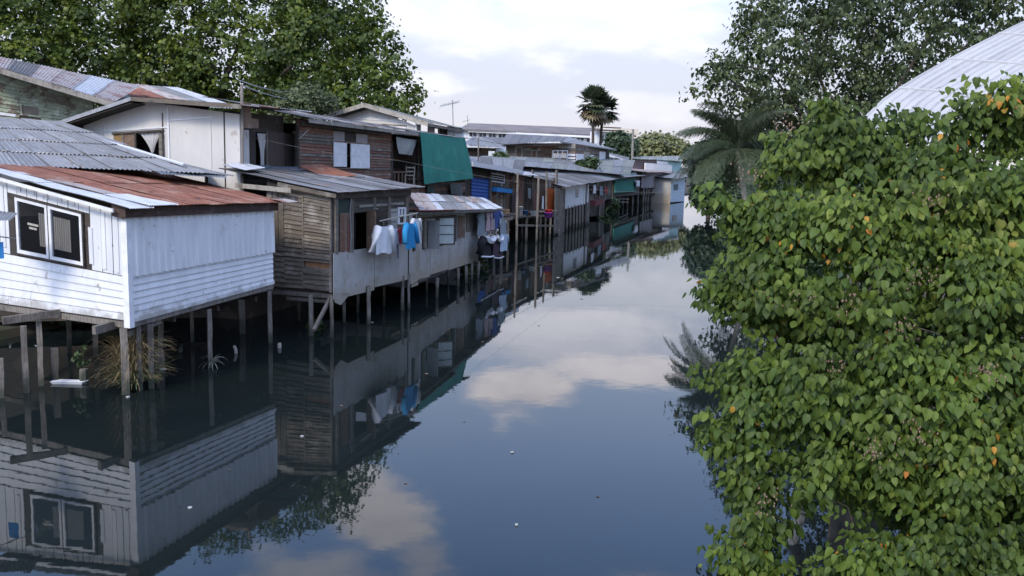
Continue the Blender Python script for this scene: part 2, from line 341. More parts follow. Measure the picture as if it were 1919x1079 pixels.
def window(w, x0, y0, x1, y1, parent, fmat, nx=2, ny=1, fw=.05, bar=.03, o=.03, pane=None, name='window'):
    """framed window: outer frame, sash bars (one mesh), a pane in each light as a sub-part"""
    h = w.hole(x0, y0, x1, y1); ua = fw/w.L; hh = (w.tl.z-w.bl.z); ub = fw/hh; xa = bar/w.L; xb = bar/hh
    f = B(); f.hexa(w.box(h[0], h[1], h[2], h[1]+ub, -.05, o)); f.hexa(w.box(h[0], h[3]-ub, h[2], h[3], -.05, o))
    f.hexa(w.box(h[0], h[1]+ub, h[0]+ua, h[3]-ub, -.05, o)); f.hexa(w.box(h[2]-ua, h[1]+ub, h[2], h[3]-ub, -.05, o))
    A0, A1, B0, B1 = h[0]+ua, h[2]-ua, h[1]+ub, h[3]-ub
    for i in range(1, nx): c = A0+(A1-A0)*i/nx; f.hexa(w.box(c-xa/2, B0, c+xa/2, B1, -.04, o-.006))
    for i in range(1, ny): c = B0+(B1-B0)*i/ny; f.hexa(w.box(A0, c-xb/2, A1, c+xb/2, -.038, o-.009))
    fo = f.build(name, fmat, parent)
    for i in range(nx):
        for j in range(ny):
            p0, p1 = A0+(A1-A0)*i/nx+xa/2*(i > 0), A0+(A1-A0)*(i+1)/nx-xa/2*(i < nx-1); q0, q1 = B0+(B1-B0)*j/ny+xb/2*(j > 0), B0+(B1-B0)*(j+1)/ny-xb/2*(j < ny-1)
            mk('pane', w.box(p0, q0, p1, q1, -.018, -.012), HF, pane or glass, fo)
    return fo
def sheet(name, c00, c10, c11, c01, mat, parent, pitch=.076, amp=.011, rows=3, box=False, sag=.012, uoff=0.0):
    """corrugated sheet: corrugations run from edge c00-c10 to edge c01-c11, c00->c10 is across them"""
    c00, c10, c11, c01 = map(Vector, (c00, c10, c11, c01)); w = max((c10-c00).length, (c11-c01).length); l = ((c01-c00).length+(c11-c10).length)/2
    n = (c10-c00).cross(c01-c00).normalized()
    if n.z < -.2 or (abs(n.z) < .2 and n.dot(CAM-c00) < 0): n = -n
    nc = max(1, round(w/pitch)); per = 4
    us = []; hs = []
    for i in range(nc):
        if box:
            for q, hh in ((0, 0), (.5, 0), (.62, 1), (.88, 1)): us.append((i+q)/nc); hs.append(hh*2)
        else:
            for q in range(per): us.append((i+q/per)/nc); hs.append(math.cos(2*math.pi*q/per)*1.0)
    us.append(1.0); hs.append(hs[0]); m = len(us); vs = []; uv = []
    for r in range(rows+1):
        t = r/rows; sg = random.uniform(-sag, sag)
        ed = random.uniform(-.01, .01)
        for u, h in zip(us, hs):
            e = 0
            if r in (0, rows): e = (random.random()-.5)*.012/max(l, .1)
            p = (c00*(1-u)+c10*u)*(1-t-e) + (c01*(1-u)+c11*u)*(t+e)
            vs.append(p+n*(h*amp+sg)); uv.append((u*w+uoff, t*l))
    fs = [(r*m+i, r*m+i+1, (r+1)*m+i+1, (r+1)*m+i) for r in range(rows) for i in range(m-1)]
    return mk(name, vs, fs, mat, parent, uvs=uv, smooth_=not box)
def roof(parent, e0, e1, t1, t0, n, mats, courses=1, name='roof_sheet', pitch=.09, amp=.012, ragged=.08, lift=.0, rows=3):
    """roof plane from eave e0-e1 up to t0-t1 covered in overlapping corrugated sheets"""
    e0, e1, t1, t0 = map(Vector, (e0, e1, t1, t0)); nz_ = (e1-e0).cross(t0-e0).normalized(); nz_ = nz_ if nz_.z > 0 else -nz_
    Lc = ((t0-e0).length+(t1-e1).length)/2
    for i in range(n):
        a0 = max(0, i/n-.006); a1 = min(1, (i+1)/n+.006)
        for c in range(courses):
            v0 = c/courses; v1 = (c+1)/courses+(.03 if c < courses-1 else 0)
            if c == 0: v0 -= random.uniform(0, ragged)/Lc
            o = nz_*(.012*(i % 2)+.014*c+lift+random.uniform(0, .008))
            Q = lambda a, b: (e0*(1-a)+e1*a)*(1-b)+(t0*(1-a)+t1*a)*b+o
            m = mats(i, c) if callable(mats) else (mats if not isinstance(mats, (list, tuple)) else random.choice(mats))
            sheet(name, Q(a0, v0), Q(a1, v0), Q(a1, v1), Q(a0, v1), m, parent, pitch, amp, rows, uoff=i*.8)
def leafmass(name, C, N, T, S, tv, tf, mat, parent=None, kind='stuff', rnd=None):
    """one mesh of many leaves: centres C, normals N, tip directions T, sizes S; template tv (x across, y along, z normal)"""
    N = N/np.linalg.norm(N, axis=1, keepdims=True); T = T-N*np.sum(N*T, axis=1, keepdims=True); T /= np.maximum(np.linalg.norm(T, axis=1, keepdims=True), 1e-6)
    X = np.cross(T, N); tv = np.array(tv, dtype=np.float64); k = len(tv); n = len(C)
    V = C[:, None, :] + S[:, None, None]*(tv[None, :, 0:1]*X[:, None, :]+tv[None, :, 1:2]*T[:, None, :]+tv[None, :, 2:3]*N[:, None, :])
    V = V.reshape(-1, 3); off = V.mean(0); V = V-off
    tf = np.array(tf, dtype=np.int32); F = (tf[None]+(np.arange(n)*k)[:, None, None]).reshape(-1, tf.shape[1])
    me = bpy.data.meshes.new(name); me.vertices.add(len(V)); me.vertices.foreach_set('co', V.astype(np.float32).ravel())
    me.loops.add(F.size); me.loops.foreach_set('vertex_index', F.ravel().astype(np.int32))
    me.polygons.add(len(F)); me.polygons.foreach_set('loop_start', np.arange(0, F.size, tf.shape[1], dtype=np.int32)); me.polygons.foreach_set('loop_total', np.full(len(F), tf.shape[1], dtype=np.int32))
    me.update(calc_edges=True)
    r = rng.random(n) if rnd is None else rnd
    at = me.attributes.new('rnd', 'FLOAT', 'FACE'); at.data.foreach_set('value', np.repeat(r, len(tf)).astype(np.float32))
    me.materials.append(mat); o = bpy.data.objects.new(name, me); COL.objects.link(o); o.parent = parent
    c = Vector(off.tolist()); o.location = c-(WL[parent.name] if parent else Vector((0, 0, 0))); WL[o.name] = c
    if kind: o['kind'] = kind
    return o
LQ = ([(-.5, 0, 0), (0, -.5, .0), (.5, 0, 0), (0, .6, -.12)], [(0, 1, 2, 3)])
LF = ([(0, 0, 0), (-.36, .42, .1), (.36, .42, .1), (0, 1, -.12)], [(0, 3, 1), (0, 2, 3)])
# ------------------------------------------------------------------ setting: water, land
V3 = Vector
wm = bpy.data.materials.new('canal_water'); wm.use_nodes = True; t = wm.node_tree; b = t.nodes['Principled BSDF']
b.inputs['Roughness'].default_value = .015; b.inputs['IOR'].default_value = 1.37; b.inputs['Specular IOR Level'].default_value = .5
g_ = nn(t, 'ShaderNodeNewGeometry'); n_ = nn(t, 'ShaderNodeTexNoise'); n_.inputs['Scale'].default_value = .5; t.links.new(g_.outputs['Position'], n_.inputs['Vector'])
t.links.new(mixc(t, n_.outputs[0], (.006, .010, .011), (.012, .017, .016)), b.inputs['Base Color'])
def wave(scale, dist, prev=None, sc=(1, 1, 1)):
    v = nn(t, 'ShaderNodeVectorMath', operation='MULTIPLY'); v.inputs[1].default_value = sc; t.links.new(g_.outputs['Position'], v.inputs[0])
    q = nn(t, 'ShaderNodeTexNoise'); q.inputs['Scale'].default_value = scale; q.inputs['Detail'].default_value = 3; t.links.new(v.outputs[0], q.inputs['Vector'])
    bp = nn(t, 'ShaderNodeBump'); bp.inputs['Distance'].default_value = dist; bp.inputs['Strength'].default_value = 1.0; t.links.new(q.outputs[0], bp.inputs['Height'])
    if prev: t.links.new(prev, bp.inputs['Normal'])
    return bp.outputs[0]
nrm = wave(.9, .0016); nrm = wave(4.5, .0003, nrm)
t.links.new(nrm, b.inputs['Normal'])
water = mk('water', [(-400, -40, 0), (400, -40, 0), (400, 3000, 0), (-400, 3000, 0)], [(0, 1, 2, 3)], wm, kind='structure')

A0 = atz(248, 741); A1 = atz(513, 649); B0 = atz(623, 628); B1 = atz(763, 577); C1 = atz(895, 512)
F0 = atz(1055, 434); F1 = atz(1104, 419)
# left land: shore edge runs under the houses
def land(name, edge, far, z, mat):
    n = len(edge); vs = []; 
    for (x, y) in edge: vs += [(x, y, -1.2), (x+far*1.2, y, z*.5), (x+far*3.0, y, z), (x+far*900, y, z+.2)]
    fs = [(4*i+k, 4*(i+1)+k, 4*(i+1)+k+1, 4*i+k+1) for i in range(n-1) for k in range(3)]
    return mk(name, vs, fs, mat, kind='structure')
eL = [(-17, -40), (-16, 10), (-15.5, 20), (-14, 26), (-12.5, 31), (-10.5, 38), (-7.5, 47), (-3.0, 60), (-1.5, 72), (1, 84), (6, 104), (13, 130), (44, 200), (160, 420), (380, 2900)]
land('canal_bank', eL, -1, .45, gravelm)
eR = [(6.5, -40), (6.5, 8), (7.0, 16), (9.5, 24), (11.5, 36), (13.5, 50), (16.5, 66), (19.5, 84), (24, 104), (34, 130), (71, 200), (172, 420), (392, 2900)]
land('canal_bank', eR, 1, .8, gravelm)

# ------------------------------------------------------------------ white house (nearest)
zf = zat(A0, 600)
def gz(px, py, z): p = atz(px, py, z); return V3((p.x, p.y, 0))
AL = gz(-60, 558, zf)
wh = thing('stilt_house', (A0.x, A0.y, 0), 'white weatherboard house on posts under a rusty tin roof, nearest on the left', 'house', 'wooden stilt houses along the canal')
WR = Wall.rows(A0, A1, 598, 527, 392, 404); WR.tl.z = zat(A0, 404)
backR = (A1-A0).normalized(); sideL = (AL-A0).normalized()
backing(WR, wdark, wh)
r0 = WR.st(380, 530); 
tb = (zat(A0, 505)-WR.bl.z)/(WR.tl.z-WR.bl.z); tb1 = (zat(A1, 474)-WR.br.z)/(WR.tr.z-WR.br.z); tbb = (tb+tb1)/2
hboards(WR, 7, white, wh, a=(.012, .998), b=(.0, tbb+.02), joints=0, lap=.02, name='board')
for i in range(6):
    a0 = .012+(.986)*i/6; a1 = .012+.986*(i+1)/6+.004
    sheet('wall_sheet', WR.P(a0, tbb-.03, .05+.008*(i % 2)), WR.P(a1, tbb-.03, .05+.008*(i % 2)), WR.P(a1, 1.0, .03), WR.P(a0, 1.0, .03), white, wh, pitch=.26, amp=.021, rows=2, box=True, sag=.002)
mk('skirting_board', WR.box(.0, -.035, 1.0, .012, .0, .055), HF, white, wh)
# left wall
WL_ = Wall(V3((AL.x, AL.y, zf)), V3((A0.x, A0.y, zf)), V3((A0.x, A0.y, zat(A0, 402))), V3((AL.x, AL.y, zat(AL, 318))))
wl = WL_
hw = wl.hole(33, 385, 157, 485)
t0b = wl.st(130, 498)[1]
backing(wl, wdark, wh, holes=[hw])
hboards(wl, 6, white, wh, a=(0, .985), b=(0, t0b), joints=1, lap=.02)
vboards(wl, 16, white, wh, a=(0, .985), b=(t0b+.005, 1.0), holes=[(hw[0]-.008, hw[1]-.02, hw[2]+.008, hw[3]+.02)], gap=.035, th=.012)
for x in (10, 42, 68, 92, 117, 141, 172, 196, 220):          # cover boards of differing length, standing proud
    top = random.choice((.93, .80, .97)) ; lo = t0b+random.uniform(.015, .06)
    if 20 < x < 165: lo = hw[3]+.05; top = 1.0
    a = wl.st(x, 450)[0]
    vboards(wl, 1, white, wh, a=(a-.011, a+.011), b=(lo, min(top, 1.0)), th=.034, gap=0)
# window
fr = B(); ua, ub = .045/wl.L, .045/(wl.tl.z-wl.bl.z)
fr.hexa(wl.box(hw[0]-ua, hw[1]-ub, hw[2]+ua, hw[1], -.05, .06)); fr.hexa(wl.box(hw[0]-ua, hw[3], hw[2]+ua, hw[3]+ub, -.05, .06))
fr.hexa(wl.box(hw[0]-ua, hw[1], hw[0], hw[3], -.05, .06)); fr.hexa(wl.box(hw[2], hw[1], hw[2]+ua, hw[3], -.05, .06)); hm = (hw[0]+hw[2])/2; fr.hexa(wl.box(hm-ua*.3, hw[1], hm+ua*.3, hw[3], -.05, .05))
wf = fr.build('window_frame', wdark, wh)
for (a0, a1) in ((hw[0]+.001, hm-ua*.35), (hm+ua*.35, hw[2]-.001)):
    s = B(); ws = .088/wl.L; hs_ = .09/(wl.tl.z-wl.bl.z)
    s.hexa(wl.box(a0, hw[1], a1, hw[1]+hs_, -.01, .045)); s.hexa(wl.box(a0, hw[3]-hs_, a1, hw[3], -.01, .045))
    s.hexa(wl.box(a0, hw[1]+hs_, a0+ws, hw[3]-hs_, -.01, .045)); s.hexa(wl.box(a1-ws, hw[1]+hs_, a1, hw[3]-hs_, -.01, .045))
    so_ = s.build('window_sash', trimw, wf)
    mk('pane', wl.box(a0+ws, hw[1]+hs_, a1-ws, hw[3]-hs_, .008, .014), HF, glass, wf)
def folds(w, a0, a1, b0, b1, n, o, mat, parent, taper=None, name='curtain'):
    vs = []; fs = []; N_ = n*6
    for j in range(5):
        tt = j/4
        for i in range(N_+1):
            s = i/N_; A = a0+(a1-a0)*s
            if taper: A = taper(s, tt, a0, a1)
            vs.append(w.P(A, b0+(b1-b0)*tt, o+.022*math.sin(2*math.pi*n*s)))
    m = N_+1; fs = [(j*m+i, j*m+i+1, (j+1)*m+i+1, (j+1)*m+i) for j in range(4) for i in range(N_)]
    return mk(name, vs, fs, mat, parent, smooth_=True)
ss = .11/wl.L; pb0, pb1 = hw[1]+.09, hw[3]-.09
stripe = M('cloth_striped', (.80, .77, .70), (.70, .66, .60), (6, 6, 1), 2, rough=.9, rnd=.03)
for i in range(4):
    a = hm-ss-.004-i*.013; folds(wl, a-.0065, a, pb0+.015*i*0, pb1, 1, -.03, stripe, wf, name='curtain')
for i in range(8):
    a = hm+ss+.003+i*.0125; folds(wl, a, a+.0065, pb0, pb1, 1, -.03, stripe, wf, name='curtain')
mk('sticker', wl.pbox(53, 419, 73, 423, .016, .018), HF, M('sticker_pale', (.45, .42, .36), rnd=0, bump=0), wf)
mk('sticker', wl.pbox(56, 426, 70, 430, .016, .018), HF, MATS['sticker_pale'], wf)
# corner pillar
cp = A0+(CAM-A0).normalized()*.03; cp.z = 0
P0 = wl.P(1, 0, .0); d1 = backR*.10; d2 = sideL*.19
zb, zt = zat(A0, 614), zat(A0, 408)
pv = []
for z in (zb, zt):
    o_ = V3((A0.x, A0.y, 0))+wl.n*.07+WR.n*.07; o_.z = 0
    for q in (o_, o_+d1*1.6, o_+d1*1.6-WR.n*.15-wl.n*.0, o_+d2-WR.n*.0): pv.append((q.x, q.y, z))
pv[2] = (*(V3(pv[1])+d2)[:2], pv[2][2]); pv[6] = (*(V3(pv[5])+d2)[:2], pv[6][2])
mk('corner_post', pv, HF, trimw, wh)
# fascia under the eave
mk('fascia', WR.box(-.03, .985, 1.02, 1.10, .02, .14), HF, fasc, wh)
mk('fascia', wl.box(.955, .97, 1.01, 1.10, .10, .16), HF, fasc, wh)
# far/back walls, floor
A2 = A1 + (AL-A0)*.95; A3 = AL + (A1-A0)*.2
ztp = WR.tr.z-.25
wallslab(A1, A2, zf+.02, ztp, wgrey, wh); wallslab(A2, V3((AL.x, AL.y, 0)), zf+.02, ztp, wdark, wh)
polyslab('floor', [(A0.x, A0.y, zf-.02), (A1.x, A1.y, zf-.02), (A2.x, A2.y, zf-.02), (AL.x, AL.y, zf-.02)], .06, wdark, wh)
fl = V3((0, 0, -.12))
beam('floor_beam', WR.P(0, 0, -.03)+fl, WR.P(1, 0, -.03)+fl, .10, .16, wpost, wh); beam('floor_beam', wl.P(0, 0, -.03)+fl, wl.P(.97, 0, -.03)+fl, .10, .14, wpost, wh)
for k in (.3, .6, .9):
    q = (A1-A0)*k; beam('floor_beam', V3((A0.x, A0.y, zf-.28))+q+sideL*.2, V3((A0.x, A0.y, zf-.28))+q+sideL*7.5, .08, .14, wdark, wh)
# roof plane through eave and rake
E0 = WR.P(-.065, 1.09, .32); E1 = WR.P(1.045, 1.10, .30)
def onpl(px, py, a, b, c):
    n = (b-a).cross(c-a); d = ray(px, py); return CAM+d*((a-CAM).dot(n)/d.dot(n))
RK = wl.pix(0, 327, .30)                     # point on the rake over the left wall
tdn = (RK-E0); slope = tdn.normalized()
TL0 = E0+tdn*1.35; TL1 = E1+tdn*1.30
def rmat(i, c): return twhite if i == 0 else (tpink if (i == 1 and c == 0) else (rust))
nsh = 9
for i in range(nsh):
    for c in range(2):
        v0, v1 = (0, .56) if c == 0 else (.53, 1.0); a0, a1 = max(0, i/nsh-.006), (i+1)/nsh+.012
        if i == 0 and c == 0: v0 -= .02
        nrm_ = (E1-E0).cross(TL0-E0).normalized(); nrm_ = nrm_ if nrm_.z > 0 else -nrm_
        o = nrm_*(.014*(i % 2)+.014*c)
        Q = lambda a, b_: (E0*(1-a)+E1*a)*(1-b_)+(TL0*(1-a)+TL1*a)*b_+o
        m = twhite if (i == 0) else rust
        sheet('roof_sheet', Q(a0, v0), Q(a1, v0), Q(a1, v1), Q(a0, v1), m, wh, .085, .014, 4, uoff=i*.8)
nrm_ = (E1-E0).cross(TL0-E0).normalized(); nrm_ = nrm_ if nrm_.z > 0 else -nrm_
Q = lambda a, b_, o=.04: (E0*(1-a)+E1*a)*(1-b_)+(TL0*(1-a)+TL1*a)*b_+nrm_*o
sheet('roof_sheet', Q(.10, -.01), Q(.26, -.01), Q(.20, .23), Q(.09, .23), twhite, wh, .085, .014, 3)
sheet('roof_sheet', Q(.10, .25), Q(.17, .23), Q(.15, .60), Q(.09, .60), tpink, wh, .085, .014, 3)
sheet('roof_sheet', Q(.93, -.03), Q(1.05, -.035), Q(1.04, .05), Q(.93, .055), tpink, wh, .085, .014, 2)
mk('barge_board', [*[wl.P(a, b_, o) for a, b_, o in ((.02, 1.02, .24), (.99, 1.02, .30), (.99, 1.02, .26), (.02, 1.02, .20))], *[wl.P(a, b_, o) for a, b_, o in ((.02, 1.045, .24), (.99, 1.05, .30), (.99, 1.05, .26), (.02, 1.045, .20))]], HF, trimw, wh)
# stilts: (pixel column, waterline row, top height fraction, width)
def stilt(px, py, parent, ztop, w=.13, z0=-.5, **k):
    g = atz(px, py); return post(g.x, g.y, z0, ztop, w, parent, **k)
for px, py, w in ((283, 727, .15), (395, 688, .13), (507, 642, .13), (50, 735, .16), (77, 722, .14), (236, 738, .17), (264, 730, .12)): stilt(px, py, wh, zf-.2, w, lean=.02)
for px, py, w in ((455, 624, .2), (362, 640, .12), (305, 640, .12), (300, 675, .12), (180, 668, .13), (130, 660, .13)): stilt(px, py, wh, zf-.2, w, lean=.06)
p = atz(105, 716); post(p.x, p.y, -.4, .85, .15, wh, lean=.08, name='stilt'); p = atz(2, 745); post(p.x, p.y, -.4, .9, .12, wh, lean=-.08)
a_, b_ = atd(5, 601, 20.4), atd(112, 586, 21.3); beam('crossbeam', a_, b_, .10, .17, wpost, wh)
a_, b_ = atd(176, 619, 19.9), atd(250, 598, 21.2); beam('crossbeam', a_, b_, .10, .18, wpost, wh)
a_, b_ = atd(240, 625, 20.7), atd(300, 600, 21.5); beam('crossbeam', a_, b_, .10, .14, wpost, wh)

# ------------------------------------------------------------------ grey roof house behind
gh = thing('stilt_house', (-14, 28, 0), 'low house behind the white one, only its broad grey corrugated roof showing', 'house', 'wooden stilt houses along the canal')
g_el, g_er = atd(-90, 306, 24.3), atd(372, 323, 26.6); g_tl, g_tr = atd(-90, 220, 31.5), atd(112, 234, 31.5)
for c in range(4):
    for i in range(8):
        f0, f1 = c/4-.02, (c+1)/4; a0, a1 = i/8, (i+1)/8+.01
        if c: f0 += .0
        nn_ = V3((0, -.2, 1)).normalized()*(.03*c+.012*(i % 2)+.02)
        Q2 = lambda a, b_: (g_el*(1-a)+g_er*a)*(1-b_)+(g_tl*(1-a)+g_tr*a)*b_+nn_
        sheet('roof_sheet', Q2(a0, f0), Q2(a1, f0), Q2(a1, f1), Q2(a0, f1), tgrey, gh, .12, .02, 2)
# lower apron to the right of it
q0, q1, q2, q3 = atd(365, 322, 26.6), atd(440, 330, 28.2), atd(300, 296, 29.3), atd(235, 290, 29.3)
sheet('roof_sheet', q0, q1, atd(330, 304, 30), atd(250, 282, 30), tgrey, gh, .12, .016, 3)
sheet('roof_sheet', atd(300, 326, 25.6), atd(425, 333, 27.0), atd(420, 325, 28.4), atd(250, 302, 27.2), bluegrey, gh, .12, .016, 2)
tube('ridge_cap', [atd(95, 236, 31.4), atd(165, 255, 30), atd(240, 277, 28.6), atd(345, 309, 26.9)], .05, twhite, gh)
wallslab(V3((-16.5, 26.5, 0)), V3((-9.6, 28.5, 0)), .4, 4.6, wdark, gh); wallslab(V3((-9.6, 28.5, 0)), V3((-10.5, 31, 0)), .4, 5.0, wdark, gh); wallslab(V3((-16.5, 26.5, 0)), V3((-17.5, 31, 0)), .4, 5.0, wdark, gh)
# small bits at the left edge of the frame: awning corner and blue tub on the near neighbour
nb = thing('awning', (-13, 20, 0), 'tin awning corner jutting in at the left edge beside the white framed window', 'awning')
sheet('roof_sheet', atd(-60, 415, 19.5), atd(20, 412, 19.6), atd(36, 400, 20.4), atd(-60, 388, 20.6), tgrey, nb, .09, .012, 2)
tube('rail', [atd(-60, 436, 20), atd(30, 447, 20.6)], .015, steel, nb)
bt = mk('towel', [atd(-12, 455, 20.2), atd(6, 453, 20.2), atd(8, 484, 20.2), atd(-12, 486, 20.2), atd(-12, 455, 20.23), atd(6, 453, 20.23), atd(8, 484, 20.23), atd(-12, 486, 20.23)], HF, cloth('cloth_blue_tub', (.03, .2, .5)))
tag(bt, 'small blue cloth hanging at the left edge by the white house window', 'towel')

# ------------------------------------------------------------------ weathered plank house
zB = 1.33; BL = gz(503, 538, zB)
bh = thing('stilt_house', (B0.x, B0.y, 0), 'weathered plank house with grey board panels and open brown shutters over the water', 'house', 'wooden stilt houses along the canal')
bw = Wall.rows(BL, B0, 539, 548, 366, 340)
holeO = bw.hole(573, 484, 621, 502)
backing(bw, wdark, bh, holes=[holeO])
ap = bw.st(569, 450)[0]; a0_ = bw.st(534, 450)[0]
hboards(bw, 22, wgrey, bh, a=(a0_, ap), b=(.02, 1), joints=0, lap=.028, wob=.010)
hboards(bw, 21, wgrey, bh, a=(ap+.004, .985), b=(.30, 1), joints=0, lap=.028, wob=.010)
hboards(bw, 5, wgrey, bh, a=(ap+.004, .985), b=(.02, .29), holes=[holeO], joints=1, lap=.03, wob=.03, miss=.1)
hboards(bw, 8, wgrey, bh, a=(0, a0_), b=(.02, .42), joints=0, lap=.024)
vboards(bw, 3, wgrey, bh, a=(0.0, a0_-.005), b=(.42, .95), th=.03)
mk('board', bw.box(*holeO, -.04, -.01), HF, M('plywood_orange', (.32, .17, .085), (.24, .12, .06), rnd=0), bh)
mk('corner_post', bw.box(.975, .0, 1.0, 1.0, .0, .07), HF, wgrey, bh)
mk('board', bw.box(ap-.01, .02, ap+.012, 1, .03, .05), HF, wgrey, bh)
for k in range(6): mk('batten', bw.box(.80+k*.028, .05, .812+k*.028, .13, .03, .05), HF, wpost, bh)
fw_ = Wall.rows(B0, B1, 560, 523, 360, 366)
fw_.bl.z = zat(B0, 556)
tP = fw_.st(690, 464)[1]
h1 = fw_.hole(660, 395, 697, 474); h2 = fw_.hole(706, 390, 724, 465); h3 = fw_.hole(729, 388, 757, 458)
backing(fw_, wdark, bh, holes=[h1, h2])
am = fw_.st(699.5, 500)[0]
pn = B()
for (x0, x1, dz) in ((0.0, am-.003, -.03), (am+.003, .985, 0.0)):
    v = fw_.box(x0, dz, x1, tP, .03, .05); 
    mk('wall_panel', v, HF, cement, bh)
# broken lower corner of the first panel
mk('wall_panel', [fw_.P(.015, -.06, .03), fw_.P(.08, -.10, .03), fw_.P(.08, -.10, .05), fw_.P(.015, -.06, .05), fw_.P(0, .03, .03), fw_.P(.2, .0, .03), fw_.P(.2, .0, .05), fw_.P(0, .03, .05)], HF, cement, bh)
def frb(x0, y0, x1, y1, mat, nm, o0=.0, o1=.05, w=fw_, par=bh): return mk(nm, w.pbox(x0, y0, x1, y1, o0, o1), HF, mat, par)
# posts and shutters
for x in (628, 657, 699, 727, 760): 
    y1 = 476-(x-628)*.13; frb(x-2.4, 368, x+2.4, y1, wgrey, 'window_post', .0, .07)
frb(636, 399, 655, 475, wmid, 'shutter', .01, .045)
frb(638, 402, 643, 472, wred, 'shutter_rail', .045, .06); frb(648, 402, 653, 472, wred, 'shutter_rail', .045, .06)
frb(663, 395, 681, 470, dark, 'opening', -.3, -.28)  # near-black sheet set back in the window, painted shade of the room
def swung(w, px, y0, y1, out, wd, mat, par, nm='shutter', pane=None):
    """a shutter hinged at pixel column px, swung out over the water"""
    a, b0 = w.st(px, y1); b1 = w.st(px, y0)[1]; p = w.P(a, b0, .05); q = w.P(a, b1, .05); d = (w.n*math.cos(out)+w.h*math.sin(out))*wd; s = (w.h*math.cos(out)-w.n*math.sin(out))*.035
    o = mk(nm, [p, p+d, p+d+s, p+s, q, q+d, q+d+s, q+s], HF, mat, par)
    return o, p, q, d, s
swung(fw_, 697, 392, 462, .35, .42, wdark, bh); swung(fw_, 684, 394, 466, -.35, .42, wmid, bh)
frb(700, 390, 705, 458, wpale, 'window_post', .01, .08)
frb(725, 391, 742, 434, M('shutter_pale', (.36, .36, .33), (.28, .28, .26), VS, 2, rnd=.05), 'shutter', .02, .06)
frb(727, 396, 740, 398, wpost, 'shutter_rail', .06, .075); frb(727, 414, 740, 416, wpost, 'shutter_rail', .06, .075)
fo = B()
for (x0, y0, x1, y1) in ((743, 388, 746, 420), (755, 388, 758, 420), (746, 388, 755, 391), (746, 403, 755, 405.5), (746, 417, 755, 420), (749.5, 391, 751.5, 403)): fo.hexa(fw_.pbox(x0, y0, x1, y1, .02, .07))
fo.build('fretwork', trimw, bh)
frb(742, 422, 762, 456, wgrey, 'board', .0, .03)
hboards(fw_, 3, wdark, bh, a=(.02, .99), b=(fw_.st(690, 396)[1], 1.0), joints=1, lap=.02)
mk('board', fw_.pbox(626, 372, 652, 398, .03, .045), HF, M('paint_dark_green', (.045, .065, .05), (.03, .045, .04), H, 3), bh)
mk('board', fw_.pbox(671, 381, 755, 386, .03, .05), HF, wpale, bh)
mk('fascia', fw_.box(-.02, .965, 1.0, 1.03, .08, .13), HF, wdark, bh)
tube('downpipe', [fw_.pix(658, 372, .09), fw_.pix(656, 395, .09), fw_.pix(658, 440, .09), fw_.pix(657, 470, .09)], .018, steel, bh)
# roof
bE0 = fw_.P(-.05, 1.03, .30); bE1 = fw_.P(1.10, 1.06, .40); up4 = bw.h*-1
bT0 = bE0-bw.h*4.6+V3((0, 0, .62)); bT1 = bE1-bw.h*4.4+V3((0, 0, .55))
roof(bh, bE0, bE1, bT1, bT0, 9, lambda i, c: tdark if (i+c) % 3 else tgrey, courses=2, pitch=.11, amp=.014)
mk('barge_board', beamv(atd(441, 347, 29.6), atd(545, 357, 28.2), .03, .15), HF, wpale, bh); mk('barge_board', beamv(bE0+V3((0, 0, -.1)), bE0-bw.h*2.2+V3((0, 0, .2)), .03, .12), HF, wgrey, bh)
sheet('roof_sheet', Q(0, 0)*0+bT0+bw.h*1.1+V3((0, 0, -.02)), bT0+bw.h*1.1+(bE1-bE0)*.17+V3((0, 0, .05)), bT0+bw.h*.2+(bE1-bE0)*.16+V3((0, 0, .2)), bT0+bw.h*.2+V3((0, 0, .12)), twhite, bh, .11, .014, 2)
B2 = BL+(B1-B0)*1.0
wallslab(B1, B2, zB, fw_.tr.z, wdark, bh); wallslab(B2, BL, zB, fw_.tl.z, wdark, bh)
polyslab('floor', [(B0.x, B0.y, zB-.01), (B1.x, B1.y, zB-.01), (B2.x, B2.y, zB-.01), (BL.x, BL.y, zB-.01)], .05, wdark, bh)
beam('floor_beam', bw.P(0, 0, 0)+fl, bw.P(1.0, 0, 0)+fl, .1, .13, wpost, bh); beam('floor_beam', bw.P(.3, 0, 0)+fl*2.4, bw.P(1.0, 0, 0)+fl*2.4, .08, .1, wpost, bh)
for px, py, w in ((583, 628, .15), (622, 632, .12), (691, 606, .14), (753, 581, .13), (766, 577, .11), (645, 603, .11), (720, 572, .10), (560, 600, .12), (670, 585, .1)): stilt(px, py, bh, zB-.04, w, lean=.02)
beam('brace', atz(588, 622, .38)+V3((0, 0, .05)), atd(620, 556, 28.0), .09, .10, wpost, bh)

